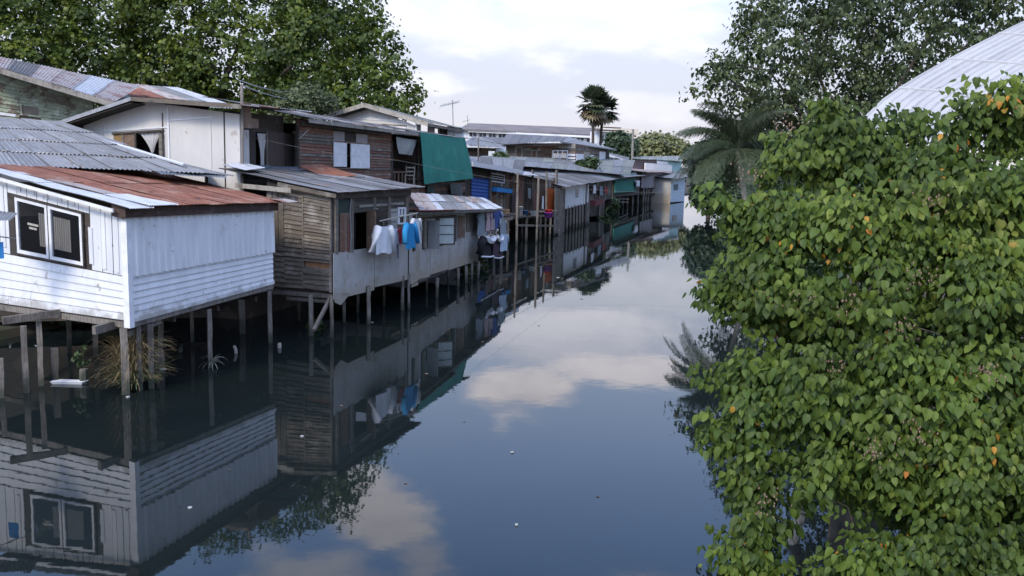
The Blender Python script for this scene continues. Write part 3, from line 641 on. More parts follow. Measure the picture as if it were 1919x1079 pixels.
# ------------------------------------------------------------------ cement board house
ch = thing('stilt_house', (B1.x, B1.y, 0), 'beige cement board house with a glazed sash swung open beside the washing', 'house', 'wooden stilt houses along the canal')
cw = Wall.rows(B1+(C1-B1)*.012, C1, 530, 488, 392, 398)
hc = [cw.hole(790, 412, 850, 462)]
backing(cw, wdark, ch, holes=hc); 
for k in range(4):
    a0, a1 = .0+k/4+.002, (k+1)/4-.002
    zlo = [-.02, .02, 0, 0][k]
    segs = B(); bs = [zlo, hc[0][1], hc[0][3], 1.0]
    for i in range(3):
        for p_, q_ in seg_cut(a0, a1, bs[i]+1e-4, bs[i+1]-1e-4, hc): segs.hexa(cw.box(p_, bs[i], q_, bs[i+1], .0, .02))
    segs.build('wall_panel', cement, ch)
frc = lambda *a, **k: frb(*a, w=cw, par=ch, **k)
frc(772, 404, 776, 470, wdark, 'window_post', o0=.02, o1=.07); frc(792, 408, 797, 466, wgrey, 'window_post', o0=.02, o1=.08); frc(815, 406, 819, 462, wdark, 'window_post', o0=.02, o1=.08); frc(850, 403, 853, 452, wdark, 'window_post', o0=.02, o1=.07)
frc(776, 405, 852, 409, wdark, 'lintel', o0=.02, o1=.07)
lo_ = swung(cw, 800, 412, 466, -.25, .50, M('shutter_louvre', (.30, .31, .31), (.22, .225, .23), VS, 2, rnd=.05), ch)
# open glazed sash
o, p, q, d, s = swung(cw, 819, 406, 459, .62, .74, dark, ch, 'sash_back')
bpy.data.objects.remove(o); pale = M('pane_frosted', (.50, .55, .52), (.42, .47, .45), rough=.3, rnd=.06, bump=0)
sa = B(); sn = s.normalized()*.03; D = d.normalized(); Z = V3((0, 0, 1)); hh = (q-p).length
def sbx(u0, u1, z0, z1, n0, n1): return [p+D*u+sn*k+Z*z for z in (z0, z1) for u, k in ((u0, n0), (u1, n0), (u1, n1), (u0, n1))]
W_ = d.length
for (u0, u1, z0, z1) in ((0, .06, 0, hh), (W_-.06, W_, 0, hh), (.06, W_-.06, 0, .06), (.06, W_-.06, hh-.06, hh), (.06, W_-.06, hh*.36, hh*.36+.035), (.06, W_-.06, hh*.68, hh*.68+.035)): sa.hexa(sbx(u0, u1, z0, z1, 0, 1.3))
so2 = sa.build('window_sash', wdark, ch)
for z0, z1 in ((.06, hh*.36), (hh*.36+.035, hh*.68), (hh*.68+.035, hh-.06)): mk('pane', sbx(.06, W_-.06, z0, z1, .4, .9), HF, pale, so2)
swung(cw, 856, 404, 446, .9, .4, wmid, ch); frc(872, 398, 882, 434, wgrey, 'shutter', o0=.02, o1=.05); frc(884, 396, 893, 433, M('wood_shutter_grey', (.2, .2, .185), rnd=0), 'shutter', o0=.02, o1=.05)
frc(770, 528, 782, 536, cement, 'wall_panel', o0=.0, o1=.03)
wallslab(C1, C1+bw.h*-4, .7, cw.tr.z+.1, wdark, ch); C2 = C1+bw.h*-4; C3 = B1+bw.h*-4
wallslab(C2, C3, .7, cw.tl.z, wdark, ch); polyslab('floor', [(B1.x, B1.y, .8), (C1.x, C1.y, .8), (C2.x, C2.y, .8), (C3.x, C3.y, .8)], .05, wdark, ch)
cE0 = cw.P(.02, 1.02, .35); cE1 = cw.P(1.12, 1.02, .9); cT0 = atd(764, 361, 37.5); cT1 = atd(905, 371, 50)
roof(ch, cE0, cE1, cT1, cT0, 12, lambda i, c: random.choice((tgrey, tpink, twhite, tgrey)) if i > 1 else tpink, courses=2, pitch=.12, amp=.014)
mk('roof_sheet', beamv(cE0+V3((0, 0, .03)), cE0+(cE1-cE0)*.35+V3((0, 0, .03)), .35, .02), HF, M('paint_red_worn', (.26, .06, .05), (.2, .1, .09), rnd=0), ch)
beam('eave_beam', cE0-Z*.08, cE1-Z*.08, .05, .1, wpost, ch)
for px, py, w in ((818, 557, .13), (858, 536, .12), (873, 530, .14), (884, 525, .12), (895, 520, .14), (800, 545, .09), (840, 530, .09)): stilt(px, py, ch, .8, w, lean=.03)
tube('roof_edge_fragment', [cw.P(.0, -.06, .02), cw.P(.13, .0, .03), cw.P(.3, -.02, .02)], .02, wdark, ch)
# ------------------------------------------------------------------ row of upper houses behind
ud = V3((.29, .957, 0)).normalized(); up_ = V3((-9.4, 29.4, 0)); ul = V3((-ud.y, ud.x, 0))     # ul points away from the canal
def uat(px):
    r = (px-CX)/FPX; d0 = ray(px, 300); r = d0.x/d0.y; t_ = (r*up_.y-up_.x)/(ud.x-r*ud.y); return up_+ud*t_
UC = uat(450); UD = uat(557); UE = uat(733); UF = uat(787); UG = uat(872)
uh = thing('gabled_house', (UC.x, UC.y, 0), 'cream gabled upper house with a knotted white curtain in its side window', 'house', 'upper houses behind the waterside row')
UL = UC+ul*6.3
zUb = 4.2
gw = Wall(V3((UL.x, UL.y, zUb)), V3((UC.x, UC.y, zUb)), V3((UC.x, UC.y, zat(UC, 214))), V3((UL.x, UL.y, zat(UL, 236))))
hg = gw.hole(213, 247, 306, 296)
backing(gw, white2, uh, holes=[hg], name='wall')
ag = gw.st(273, 220)[0]
ga = gw.P(ag, 1, 0); za = zat(ga, 190)
mk('gable', [gw.P(0, 1, -.06), gw.P(1, 1, -.06), V3((ga.x, ga.y, za))-gw.n*.06, gw.P(0, 1, -.004), gw.P(1, 1, -.004), V3((ga.x, ga.y, za))-gw.n*.004], [(0, 1, 2), (3, 5, 4), (0, 3, 4, 1), (1, 4, 5, 2), (2, 5, 3, 0)], white2, uh)
def gb(x0, y0, x1, y1, mat, nm, o0=0, o1=.03): return mk(nm, gw.pbox(x0, y0, x1, y1, o0, o1), HF, mat, uh)
gb(315.5, 200, 318, 326, trimw, 'batten'); gb(395, 224, 396.5, 324, white2, 'batten', 0, .02); gb(194, 241, 315, 243, trimw, 'batten', 0, .025); gb(318, 221, 400, 223.5, trimw, 'batten', 0, .025); gb(194, 222, 195.2, 320, white2, 'batten', 0, .02)
gb(211, 245, 308, 249, wdark, 'window_frame', -.02, .05); gb(254, 249, 257, 300, wdark, 'window_frame', -.02, .05); gb(302, 249, 308, 300, wgrey, 'window_frame', -.02, .12)
gb(213, 249, 232, 300, M('shutter_gold', (.34, .22, .10), (.25, .15, .07), H, 3), 'shutter', -.04, -.01); gb(233, 249, 254, 300, wmid, 'shutter', -.035, -.005); gb(229, 249, 233, 300, wgrey, 'shutter_rail', -.01, .02)
def knot(s, tt, a0, a1):
    c = a0+(a1-a0)*.6; w = (1-tt) ; k = .10+.90*tt**1.3; return c+((a0+(a1-a0)*s)-c)*k
hh_ = gw.hole(262, 250, 299, 286); folds(gw, hh_[0], hh_[2], hh_[1], hh_[3], 5, -.05, curtain, uh, taper=knot)
mk('rail', gw.box(hh_[0]-.01, hh_[3], hh_[2], hh_[3]+.01, -.06, -.03), HF, curtain, uh)
# recessed side with windows (canal face)
sw = Wall(V3((UC.x, UC.y, zUb)), V3((UD.x, UD.y, zUb)), V3((UD.x, UD.y, 7.0)), V3((UC.x, UC.y, 7.0)))
swr = Wall(sw.bl+ul*.55, sw.br+ul*.55, sw.tr+ul*.55, sw.tl+ul*.55)
hs1 = swr.hole(478, 248, 498, 318)
backing(swr, wdark, uh, holes=[hs1])
def sb(x0, y0, x1, y1, mat, nm, o0=0, o1=.03, w=swr): return mk(nm, w.pbox(x0, y0, x1, y1, o0, o1), HF, mat, uh)
sb(455, 243, 466, 330, white2, 'wall_panel'); sb(466, 243, 477, 320, wdark, 'shutter', 0, .05); sb(501, 247, 531, 322, M('door_brown', (.10, .075, .065), (.075, .055, .05), VS, 2), 'shutter', 0, .05); sb(533, 250, 549, 322, wdark, 'shutter', 0, .06); sb(549, 245, 556, 330, wpale, 'window_post', 0, .06); sb(497, 246, 500, 320, wgrey, 'window_post', 0, .06)
ck = swr.hole(481, 250, 499, 312)
def knot2(s, tt, a0, a1): k = .35+.65*max(0, (tt-.45)/.55)**.8 if tt > .45 else .35+.1*(.45-tt); c = a0+(a1-a0)*.5; return c+((a0+(a1-a0)*s)-c)*k
folds(swr, ck[0], ck[2], ck[1], ck[3], 4, .03, curtain, uh, taper=knot2)
mk('parapet_sheet', sw.pbox(453, 309, 506, 336, -.02, .02), HF, bluegrey, uh); mk('parapet_sheet', sw.pbox(507, 312, 560, 338, -.02, .03), HF, bluegrey, uh)
tube('pole', [V3((UC.x+.1, UC.y-.12, 4)), V3((UC.x+.13, UC.y-.1, zat(UC, 160)))], .05, wpost, uh, 8)
mk('plank', sw.pbox(451, 192, 463, 240, .1, .16), HF, wmid, uh); mk('plank', sw.pbox(461, 222, 478, 240, .1, .14), HF, wmid, uh)
# roof: two slopes along the ridge
RD = V3((ga.x, ga.y, za+.10)); ry = ud*11
ov = -ul*.55
eR0 = V3((UC.x, UC.y, sw.tl.z+.14))+ov+gw.n*.7; eR1 = V3((UD.x, UD.y, sw.tr.z+.16))+ov
rg0 = RD+gw.n*.7; rg1 = V3((RD.x, RD.y, za+.05))+ud*(UD-UC).length+ul*.0
roof(uh, eR0, eR1, rg1, rg0, 4, lambda i, c: (tpink, rust, tgrey, twhite)[(i+c) % 4], courses=2, pitch=.12, amp=.014)
eL0 = V3((UL.x, UL.y, gw.tl.z+.02))+ul*1.4+gw.n*.7-Z*.18; eL1 = eL0+ud*8
roof(uh, eL1, eL0, rg0, rg1, 5, tgrey, pitch=.12, amp=.014, ragged=0)
beam('barge_board', eL0-Z*.06, rg0-Z*.06, .04, .13, steel, uh); beam('barge_board', eR0-Z*.06, rg0-Z*.06, .04, .14, wgrey, uh)
polyslab('soffit', [eL0-Z*.16, rg0-Z*.18, rg1-Z*.18, eL1-Z*.16], .02, wdark, uh)
wallslab(UL, UL+ud*8, zUb, gw.tl.z, wgrey, uh)
mk('board', [*[UL+ul*o+ud*y+Z*z for z, o, y in ((6.0, 0, .1), (6.0, 1.1, .1), (6.0, 1.1, .16), (6.0, 0, .16))], *[UL+ul*o+ud*y+Z*z for z, o, y in ((6.35, 0, .1), (6.35, 1.1, .1), (6.35, 1.1, .16), (6.35, 0, .16))]], HF, wdark, uh)

wallslab(UC+ul*3, UD+ul*3, zUb, 6.9, wdark, uh)
# lower walls of the upper row, standing on the bank
wallslab(UC, UD, 0, zUb, wdark, uh); wallslab(UL, UC, 0, zUb, wdark, uh)
# brown plank house with white shutters
nh = thing('plank_house', (UD.x, UD.y, 0), 'red brown plank upper house with two white shutters beside the green tarpaulin', 'house', 'upper houses behind the waterside row')
nw = Wall(V3((UD.x, UD.y, zUb)), V3((UE.x, UE.y, zUb)), V3((UE.x, UE.y, 6.82)), V3((UD.x, UD.y, 6.92)))
hn = nw.hole(624, 268, 688, 314)
backing(nw, wdark, nh, holes=[hn])
hboards(nw, 22, wred, nh, holes=[hn, nw.hole(624, 243, 688, 268)], joints=1, lap=.026, wob=.010, mats=[wred, wred, wmid, wgrey])
def nbx(x0, y0, x1, y1, mat, nm, o0=0, o1=.03): return mk(nm, nw.pbox(x0, y0, x1, y1, o0, o1), HF, mat, nh)
nbx(624, 246, 645, 267, tpink, 'board', .0, .02); nbx(646, 248, 666, 267, wdark, 'board', .0, .02); nbx(667, 251, 688, 269, tpink, 'board', .0, .02)
nbx(622, 266, 690, 269, wmid, 'window_frame', 0, .05); nbx(622, 314, 690, 317, wmid, 'window_frame', 0, .05)
nbx(622, 267, 646, 312, trimw, 'shutter', .06, .10); nbx(654, 270, 689, 315, trimw, 'shutter', .06, .10)
nbx(557, 236, 560, 330, wdark, 'corner_post', 0, .05); nbx(731, 262, 735, 345, wdark, 'corner_post', 0, .05)
tube('stick', [nw.pix(560, 260, .1), nw.pix(578, 243, .25)], .02, wpale, nh)
# dark open room to the right
nw2 = Wall(nw.br, V3((UG.x, UG.y, zUb)), V3((UG.x, UG.y, 6.7)), nw.tr)
wr_ = Wall(nw2.bl+ul*1.6, nw2.br+ul*1.6, nw2.tr+ul*1.6, nw2.tl+ul*1.6)
backing(wr_, wdark, nh); hboards(wr_, 14, wred, nh, mats=[wred, wdark], joints=1)
wallslab(nw.br, nw.br+ul*1.6, zUb, 6.5, wred, nh); wallslab(UG, UG+ul*1.6, zUb-3, 6.5, wdark, nh)
hboards(Wall(V3((UE.x, UE.y, 2.6)), V3((UG.x, UG.y, 2.6)), V3((UG.x, UG.y, 4.3)), V3((UE.x, UE.y, 4.3))), 10, wmid, nh, joints=2, mats=[wmid, wdark, wred], miss=.08)
polyslab('floor', [(*UE[:2], 4.32), (*UG[:2], 4.32), (*(UG+ul*1.6)[:2], 4.32), (*(UE+ul*1.6)[:2], 4.32)], .1, wmid, nh)
for k in range(7):
    x = 738+k*7.2; a = nw2.st(x, 335)[0]; mk('railing_slat', nw2.box(a, nw2.st(x, 346)[1], a+.010, nw2.st(x, 321)[1], 0, .03), HF, wmid, nh)
a_, b_ = nw2.st(735, 320)[0], nw2.st(790, 320)[0]; bb = nw2.st(760, 322)[1]; mk('railing', nw2.box(a_, bb-.012, b_, bb+.012, .0, .05), HF, wmid, nh); mk('railing', nw2.box(nw2.st(762, 330)[0], bb-.14, b_, bb-.12, .05, .09), HF, wpale, nh)
nbx2 = lambda x0, y0, x1, y1, mat, nm, o0=0, o1=.04: mk(nm, nw2.pbox(x0, y0, x1, y1, o0, o1), HF, mat, nh)
nbx2(776, 262, 779, 345, wdark, 'post'); nbx2(783, 256, 787, 350, wgrey, 'post', 0, .08); nbx2(858, 345, 861, 372, wgrey, 'post', 0, .06)
# long shed roof
nE0 = nw.P(0, 1.06, .55); nE1 = nw2.P(1.0, 1.05, .50); nE0.z = zat(nE0, 236); nE1.z = zat(nE1, 262)
nE0 = V3((UD.x, UD.y, 0))-ul*.5+Z*6.95; nE1 = V3((UG.x, UG.y, 0))-ul*.5+Z*6.72
roof(nh, nE0, nE1, nE1+ul*4.5+Z*.55, nE0+ul*4.5+Z*.75, 16, lambda i, c: random.choice((tgrey, tdark, tpink, tgrey)), courses=2, pitch=.12, amp=.014)
beam('fascia', nE0-Z*.10, nE0+(nE1-nE0)*.66-Z*.10, .04, .15, wpale, nh); beam('fascia', nE0-Z*.2+ul*.3, nE0+(nE1-nE0)*.4-Z*.22+ul*.3, .04, .16, wdark, nh)
wallslab(UD+ul*.1, UG+ul*.1, 0, 4.2, wdark, nh); wallslab(UD+ul*4, UG+ul*4, 0, 7.0, wdark, nh)
# rusty loose sheets lying on the lower roof in front of it
ls = thing('scrap_sheet', tuple(atd(600, 330, 32)), 'rusty brown tin sheet lying askew on the lower roof below the white shutters', 'tin sheet', 'loose tin sheets')
sheet('sheet', atd(560, 312, 33), atd(600, 307, 34.5), atd(668, 328, 34.0), atd(618, 334, 32.5), rust, ls, .1, .014, 3)
ls = thing('scrap_sheet', tuple(atd(640, 335, 32)), 'pale pink tin sheet lying flat under the rusty sheet on the lower roof', 'tin sheet', 'loose tin sheets')
sheet('sheet', atd(572, 330, 31.5), atd(568, 322, 33), atd(668, 334, 33.4), atd(640, 340, 31.6), tpink, ls, .1, .014, 3)
# blanket hanging and tarpaulin
def hang(name, w, pts, mat, nx=10, ny=8, amp=.05, o=.1, seed=0, parent=None, par_top=None):
    """cloth between four pixel corners (tl, tr, br, bl) of a wall plane, with folds and 3 mm thickness"""
    rs = random.Random(seed); ph = [rs.uniform(0, 6) for _ in range(6)]
    tl, tr, br, bl = [w.pix(x, y, o if i < 2 else o+(par_top or 0)) for i, (x, y) in enumerate(pts)]
    vs = []
    for side in (0, 1):
        for j in range(ny+1):
            for i in range(nx+1):
                s, q = i/nx, j/ny
                p = (tl*(1-s)+tr*s)*(1-q)+(bl*(1-s)+br*s)*q
                f = amp*(math.sin(6*s+ph[0]+2*q)*.6+math.sin(15*s+ph[1]+3*q)*.4)*(.25+q*.75)+amp*.8*math.sin(math.pi*q)*math.sin(math.pi*s)
                vs.append(p+w.n*(f-.004*side)+Z*(-.02*math.sin(math.pi*s)*(1-q)+rs.uniform(-.004, .004)*(side == 0)))
    m = nx+1; K = m*(ny+1); fs = []
    for j in range(ny):
        for i in range(nx):
            a = j*m+i; fs.append((a, a+1, a+m+1, a+m)); fs.append((K+a, K+a+m, K+a+m+1, K+a+1))
    return mk(name, vs, fs, mat, parent, smooth_=True)
tp = hang('tarpaulin', nw2, [(787, 247), (871, 258), (886, 334), (796, 345)], tarp, 22, 16, .10, .55, 3, par_top=.25)
tag(tp, 'large dark green tarpaulin hung from the upper eave as a sun screen', 'tarpaulin')
bl_ = hang('blanket', nw2, [(743, 256), (781, 262), (774, 291), (748, 288)], cloth('cloth_grey', (.33, .34, .32)), 12, 8, .08, .3, 5); tag(bl_, 'grey blanket drooping in the dark opening left of the green tarpaulin', 'blanket')
g1 = hang('garment', nw2, [(842, 342), (864, 345), (868, 366), (845, 363)], cloth('cloth_grey_green', (.14, .16, .15)), 10, 6, .06, .2, 8); tag(g1, 'dull grey green cloth hanging in the shade under the tarpaulin', 'cloth')
ut = hang('garment', nw2, [(800, 346), (812, 347), (815, 362), (803, 361)], cloth('cloth_dkgreen', (.07, .10, .09)), 8, 6, .05, .2, 9); tag(ut, 'dark rag hanging under the left end of the tarpaulin', 'cloth')

# grey gabled house behind the row
def pw(px0, px1, d0, d1, ybl, ybr, ytr, ytl): return Wall.rows(gd(px0, (ybl+ytl)/2, d0), gd(px1, (ybr+ytr)/2, d1), ybl, ybr, ytr, ytl)
kh = thing('gabled_house', tuple(gd(700, 240, 54)), 'grey roofed gabled house with pale walls standing behind the plank house', 'house', 'upper houses behind the waterside row')
kw = pw(622, 781, 53, 50.5, 262, 268, 236, 226)
backing(kw, white2, kh, holes=[kw.hole(718, 235, 760, 245)])
kap = kw.pix(694, 203); ks = Wall.rows(gd(781, 250, 50.5), gd(838, 250, 58), 268, 268, 240, 232)
mk('gable', [kw.P(0, 1, -.03), kw.P(1, 1, -.03), kap-kw.n*.03, kw.P(0, 1, -.0), kw.P(1, 1, -.0), kap], [(0, 1, 2), (3, 5, 4), (0, 3, 4, 1), (1, 4, 5, 2), (2, 5, 3, 0)], white2, kh)
backing(ks, white2, kh, holes=[ks.hole(789, 233, 803, 250), ks.hole(815, 241, 822, 250)])
mk('batten', kw.pbox(622, 222, 762, 224, 0, .03), HF, trimw, kh); mk('batten', kw.pbox(760, 222, 762, 262, 0, .03), HF, trimw, kh); mk('batten', kw.pbox(779, 222, 781, 262, 0, .03), HF, trimw, kh); mk('batten', kw.pbox(681, 222, 682, 262, 0, .03), HF, trimw, kh)
mk('window_frame', kw.pbox(716, 233, 762, 236, 0, .05), HF, wgrey, kh); mk('window_post', kw.pbox(737, 236, 741, 246, -.02, .03), HF, trimw, kh)
mk('shutter', ks.pbox(824, 238, 837, 252, 0, .05), HF, wdark, kh)
mk('wall_panel', Wall.rows(gd(838, 250, 57), gd(868, 250, 60), 262, 262, 238, 236).box(0, 0, 1, 1, 0, .05), HF, trimw, kh)
kr = kap+kw.n*.6+Z*.25; kf = (gd(871, 240, 60)-gd(803, 240, 50)); kback = kf*1.0
kel, ker = atd(597, 219, 52.5), atd(802, 229, 49.8)
roof(kh, ker, ker+kf*1.0+Z*(.05), kr+kf*1.05-Z*.1, kr, 9, tgrn, pitch=.2, amp=.02)
roof(kh, kel+kf*1.0, kel, kr, kr+kf*1.05-Z*.1, 9, tgrn, pitch=.2, amp=.02)
beam('barge_board', kel-Z*.1, kr-Z*.1, .05, .24, wpale, kh); beam('barge_board', ker-Z*.1, kr-Z*.1, .05, .24, wpale, kh); beam('fascia', ker-Z*.12, ker+kf-Z*.12, .05, .16, wgrey, kh)
# pale green plank house, upper left
vh = thing('plank_house', tuple(gd(60, 200, 36)), 'peeling pale green plank house under a rust and silver roof, top left', 'house', 'upper houses behind the waterside row')
vw = pw(-60, 175, 36, 37, 250, 262, 178, 106)
hv = vw.hole(37, 196, 77, 218)
backing(vw, wdark, vh, holes=[hv]); hboards(vw, 17, wgreen, vh, holes=[hv], joints=2, lap=.03)
window(vw, 37, 196, 77, 218, vh, wgreen, 1, 1, .09, pane=M('pane_brown', (.16, .13, .11), rnd=0, rough=.4))
mk('board', vw.pbox(88, 178, 130, 195, .0, .05), HF, wgrey, vh); mk('board', vw.pbox(0, 212, 30, 217, .03, .06), HF, trimw, vh)
v0_, v1_ = atd(-70, 105, 34.5), atd(212, 190, 35.5)
t0_, t1_ = atd(-70, 92, 42), atd(262, 160, 42)
for i, (s0, s1, m) in enumerate(((0, .12, tgrey), (.12, .25, rust), (.25, .38, tpink), (.38, .5, rust), (.5, .62, tpink), (.62, .8, rust), (.8, 1.0, twhite))):
    pass
for i in range(7):
    s0, s1 = i/7, (i+1)/7
    L0 = lambda s: v0_*(1-s)+v1_*s
    L1 = lambda s: t0_*(1-s)+t1_*s
    sheet('roof_sheet', L0(s0), L0(s1+.01), L1(s1+.01), L1(s0), (tpink, tpink, tdark, tpink, tpink, twhite, tpink)[i], vh, .15, .018, 3)
beam('barge_board', v0_-Z*.12, v1_-Z*.12, .05, .2, wpale, vh)
# silver and rust roof between it and the cream house
sr = thing('roofed_shed', tuple(gd(300, 190, 42)), 'shed with silver and rust red roof stripes behind the cream gable', 'shed')
a_, b_, c_, d_ = atd(205, 196, 38), atd(452, 203, 41), atd(330, 163, 47), atd(130, 150, 46)
L0 = lambda s: a_*(1-s)+b_*s
L1 = lambda s: d_*(1-s)+c_*s
for i, m in enumerate((twhite, twhite, rust, rust, tpink, tgrey, twhite)): sheet('roof_sheet', L0(i/7), L0((i+1.05)/7), L1((i+1.05)/7), L1(i/7), m, sr, .14, .018, 3)
wallslab(gd(205, 200, 39), gd(452, 200, 42), 0.5, a_.z-.25, wdark, sr); wallslab(gd(205, 200, 39), gd(170, 200, 46), .5, a_.z-.1, wdark, sr)

# ------------------------------------------------------------------ middle distance: brown shack and platform
eh = thing('stilt_shack', tuple(gd(960, 380, 66)), 'brown patched plank shack with a blue tin panel behind the post platform', 'shack', 'wooden stilt houses along the canal')
ew = pw(868, 1042, 58, 72, 405, 408, 340, 308)
backing(ew, wdark, eh)
def eb(x0, y0, x1, y1, mat, nm, o0=0, o1=.05): return mk(nm, ew.pbox(x0, y0, x1, y1, o0, o1), HF, mat, eh)
he = [ew.hole(882, 333, 914, 371), ew.hole(920, 325, 945, 342)]
vboards(ew, 30, wred, eh, a=(.25, .99), b=(0, .98), holes=he, mats=[wmid, wred, wgrey, wmid, wdark, wpale], ragged=.03, wob=.05, gap=.07)
hboards(ew, 7, wmid, eh, a=(.27, .52), b=(.30, .95), holes=he, joints=1, mats=[wred, wmid])
s_ = ew.hole(882, 334, 914, 371); sheet('wall_sheet', ew.P(s_[0], s_[1], .06), ew.P(s_[0], s_[3], .06), ew.P(s_[2], s_[3], .06), ew.P(s_[2], s_[1], .06), tblue, eh, .22, .03, 2, sag=0)
window(ew, 919, 325, 946, 342, eh, trimw, 1, 3, .1, .05, pane=M('pane_blue', (.10, .17, .24), rnd=.1, rough=.3))
for x in (916, 958, 995, 1040): eb(x-1.3, 318, x+1.3, 408, wpost, 'post', .05, .15)
eb(956, 331, 972, 349, M('board_orange_brown', (.30, .15, .07), (.22, .10, .05), H, 3), 'board', .06, .1); eb(920, 349, 948, 352, wdark, 'board', .05, .1)
aw = mk('awning', [*ew.pbox(919, 352, 948, 360, .1, .5)], HF, cloth('cloth_bright_blue', (.05, .27, .62)), eh)
eE0, eE1 = atd(884, 309, 57), atd(1040, 334, 70)
roof(eh, eE0, eE0+(eE1-eE0)*.55, atd(985, 300, 72), atd(872, 292, 64), 5, lambda i, c: (tgrey, tdark, tgrey)[(i) % 3], pitch=.25, amp=.03)

beam('eave_strip', eE0+Z*.06-ul*.05, eE0+(eE1-eE0)*.54+Z*.06-ul*.05, .10, .28, twhite, eh)
for i in range(4):
    a = .56+i*.11; p0 = eE0*(1-a)+eE1*a; p1 = eE0*(1-a-.12)+eE1*(a+.12); sheet('roof_sheet', p0+Z*random.uniform(-.12, .05), p1+Z*random.uniform(-.1, .05), p1+ul*1.4+Z*.3, p0+ul*1.4+Z*.3, twhite if i < 2 else tgrey, eh, .25, .03, 2, sag=.05)
polyslab('floor', [(*gd(868, 400, 57)[:2], 1.7), (*gd(1045, 400, 70)[:2], 1.7), (*gd(1040, 400, 76)[:2], 1.7), (*gd(850, 400, 64)[:2], 1.7)], .12, wdark, eh)
wallslab(gd(868, 400, 58), gd(846, 400, 64), 1.7, 4.8, wdark, eh); wallslab(gd(1042, 400, 72), gd(1030, 400, 78), .2, 4.4, wdark, eh)
vboards(Wall.rows(gd(1038, 400, 69), gd(1058, 400, 73.5), 440, 436, 352, 352), 5, wgrey, eh, mats=[wgrey, wpost], ragged=.03)
# platform
ph = thing('platform', tuple(gd(1000, 400, 64)), 'rickety timber platform on tall thin posts in front of the brown shack', 'platform')
for px, py, yt, w in ((968, 460, 322, .135), (1005, 454, 328, .13), (1022, 446, 322, .12), (986, 452, 403, .16), (1037, 441, 402, .15), (1030, 447, 408, .13), (940, 470, 408, .15), (1013, 449, 404, .13), (952, 460, 412, .13), (925, 474, 405, .14), (912, 482, 412, .14), (978, 446, 404, .13)):
    g = atz(px, py); post(g.x, g.y, -.5, zat(g, yt), w, ph, lean=.05, name='post', rnd=True)
pz = 2.0
for (x0, y0, d0, x1, y1, d1) in ((950, 406, 61, 1040, 404, 68), (968, 422, 61, 1040, 423, 66.5), (972, 465, 60.8, 1037, 466, 63), (925, 412, 58, 985, 404, 62), (905, 420, 56, 960, 410, 60), (930, 404, 58, 985, 400, 64), (968, 340, 61, 968, 345, 66)):
    beam('beam', atd(x0, y0, d0), atd(x1, y1, d1), .09, .13, wpost, ph)
pa, pb_, pc, pd_ = atz(945, 408, pz), atz(1040, 406, pz), None, None
for i in range(16):
    s = i/15; g = gd(935+105*s, 405, 60.5+8*s); q = ul*3.2
    beam('plank', V3((g.x, g.y, pz+random.uniform(-.03, .03)))-ul*.2, V3((g.x, g.y, pz+random.uniform(-.03, .05)))+q*random.uniform(.85, 1.05), .36, .04, random.choice((wgrey, wpost, wmid)), ph)
# things on the platform
def pail(px, py, d, r, h, mat, label, cat, name):
    c = atd(px, py, d); seg = 10; vs = []; fs = []
    prof = [(0, 0), (r*.8, 0), (r, h), (r*1.1, h), (r*.94, h-.02), (r*.75, .04), (0, .04)]
    for (rr, zz) in prof:
        for k in range(seg): a = 2*math.pi*k/seg; vs.append(c+V3((rr*math.cos(a)+.001*(rr == 0)*math.cos(a), rr*math.sin(a)+.001*(rr == 0)*math.sin(a), zz)))
    for i in range(len(prof)-1):
        for k in range(seg): fs.append((i*seg+k, i*seg+(k+1) % seg, (i+1)*seg+(k+1) % seg, (i+1)*seg+k))
    return tag(mk(name, vs, fs, mat, smooth_=True), label, cat)
pail(1028, 408, 64, .32, .36, cloth('plastic_purple', (.30, .08, .40), 0), 'purple plastic tub on the edge of the post platform', 'tub', 'tub')
pail(1028, 398, 64.5, .28, .2, cloth('plastic_red', (.6, .06, .04), 0), 'red plastic basin stacked above the purple tub', 'basin', 'basin')
pail(984, 405, 63, .22, .4, cloth('plastic_blue', (.05, .14, .28), 0), 'dark blue bucket beside the white jug on the platform', 'bucket', 'bucket')
pail(976, 404, 62.4, .15, .62, cloth('plastic_white', (.75, .75, .75), 0), 'tall white plastic jug standing left of the blue bucket', 'jug', 'jug')
oc = hang('door_curtain', ew, [(1024, 351), (1040, 354), (1039, 398), (1022, 394)], cloth('cloth_orange', (.50, .12, .03)), 10, 8, .06, .5, 12); tag(oc, 'orange cloth hanging full height over the shack doorway', 'curtain')
for i, (x, y, lab) in enumerate(((1050, 352, 'small white round lamp fixed at the corner of the white panel house'),)):
    c = atd(x+5, y-1, 72)
    vs, fs = tubev([c-Z*.16, c-Z*.1, c, c+Z*.1, c+Z*.16], [.06, .14, .18, .14, .06], 8); tag(mk('lamp', vs, fs, trimw, smooth_=True), lab, 'lamp')

# ------------------------------------------------------------------ white panel house and long roof
fh = thing('stilt_house', (F0.x, F0.y, 0), 'stilt house with a plain white panel wall under a long grey sheet roof', 'house', 'wooden stilt houses along the canal')
fw2 = Wall.rows(F0, F1, 392, 379, 345, 347)
backing(fw2, wdark, fh, name='wall')
mk('wall_panel', fw2.box(0, 0, .66, 1, 0, .05), HF, white, fh); mk('window', fw2.pbox(1077, 351, 1083, 370, .05, .08), HF, glass, fh)
vboards(fw2, 5, trimw, fh, a=(.66, 1), b=(-.02, 1), mats=[trimw, wpost, trimw], gap=.12)
F2 = atz(1145, 402); fw3 = Wall.rows(F1, F2, 380, 372, 335, 342)
backing(fw3, wdark, fh); vboards(fw3, 12, wmid, fh, mats=[wgrey, wmid, wdark, wpost, wpale, bluegrey], ragged=.25, miss=.25)
mk('board', fw3.pbox(1105, 352, 1122, 356, .1, .2), HF, wgrey, fh); mk('box', fw3.pbox(1104, 374, 1120, 384, .05, .6), HF, cloth('cloth_maroon', (.16, .05, .05)), fh)
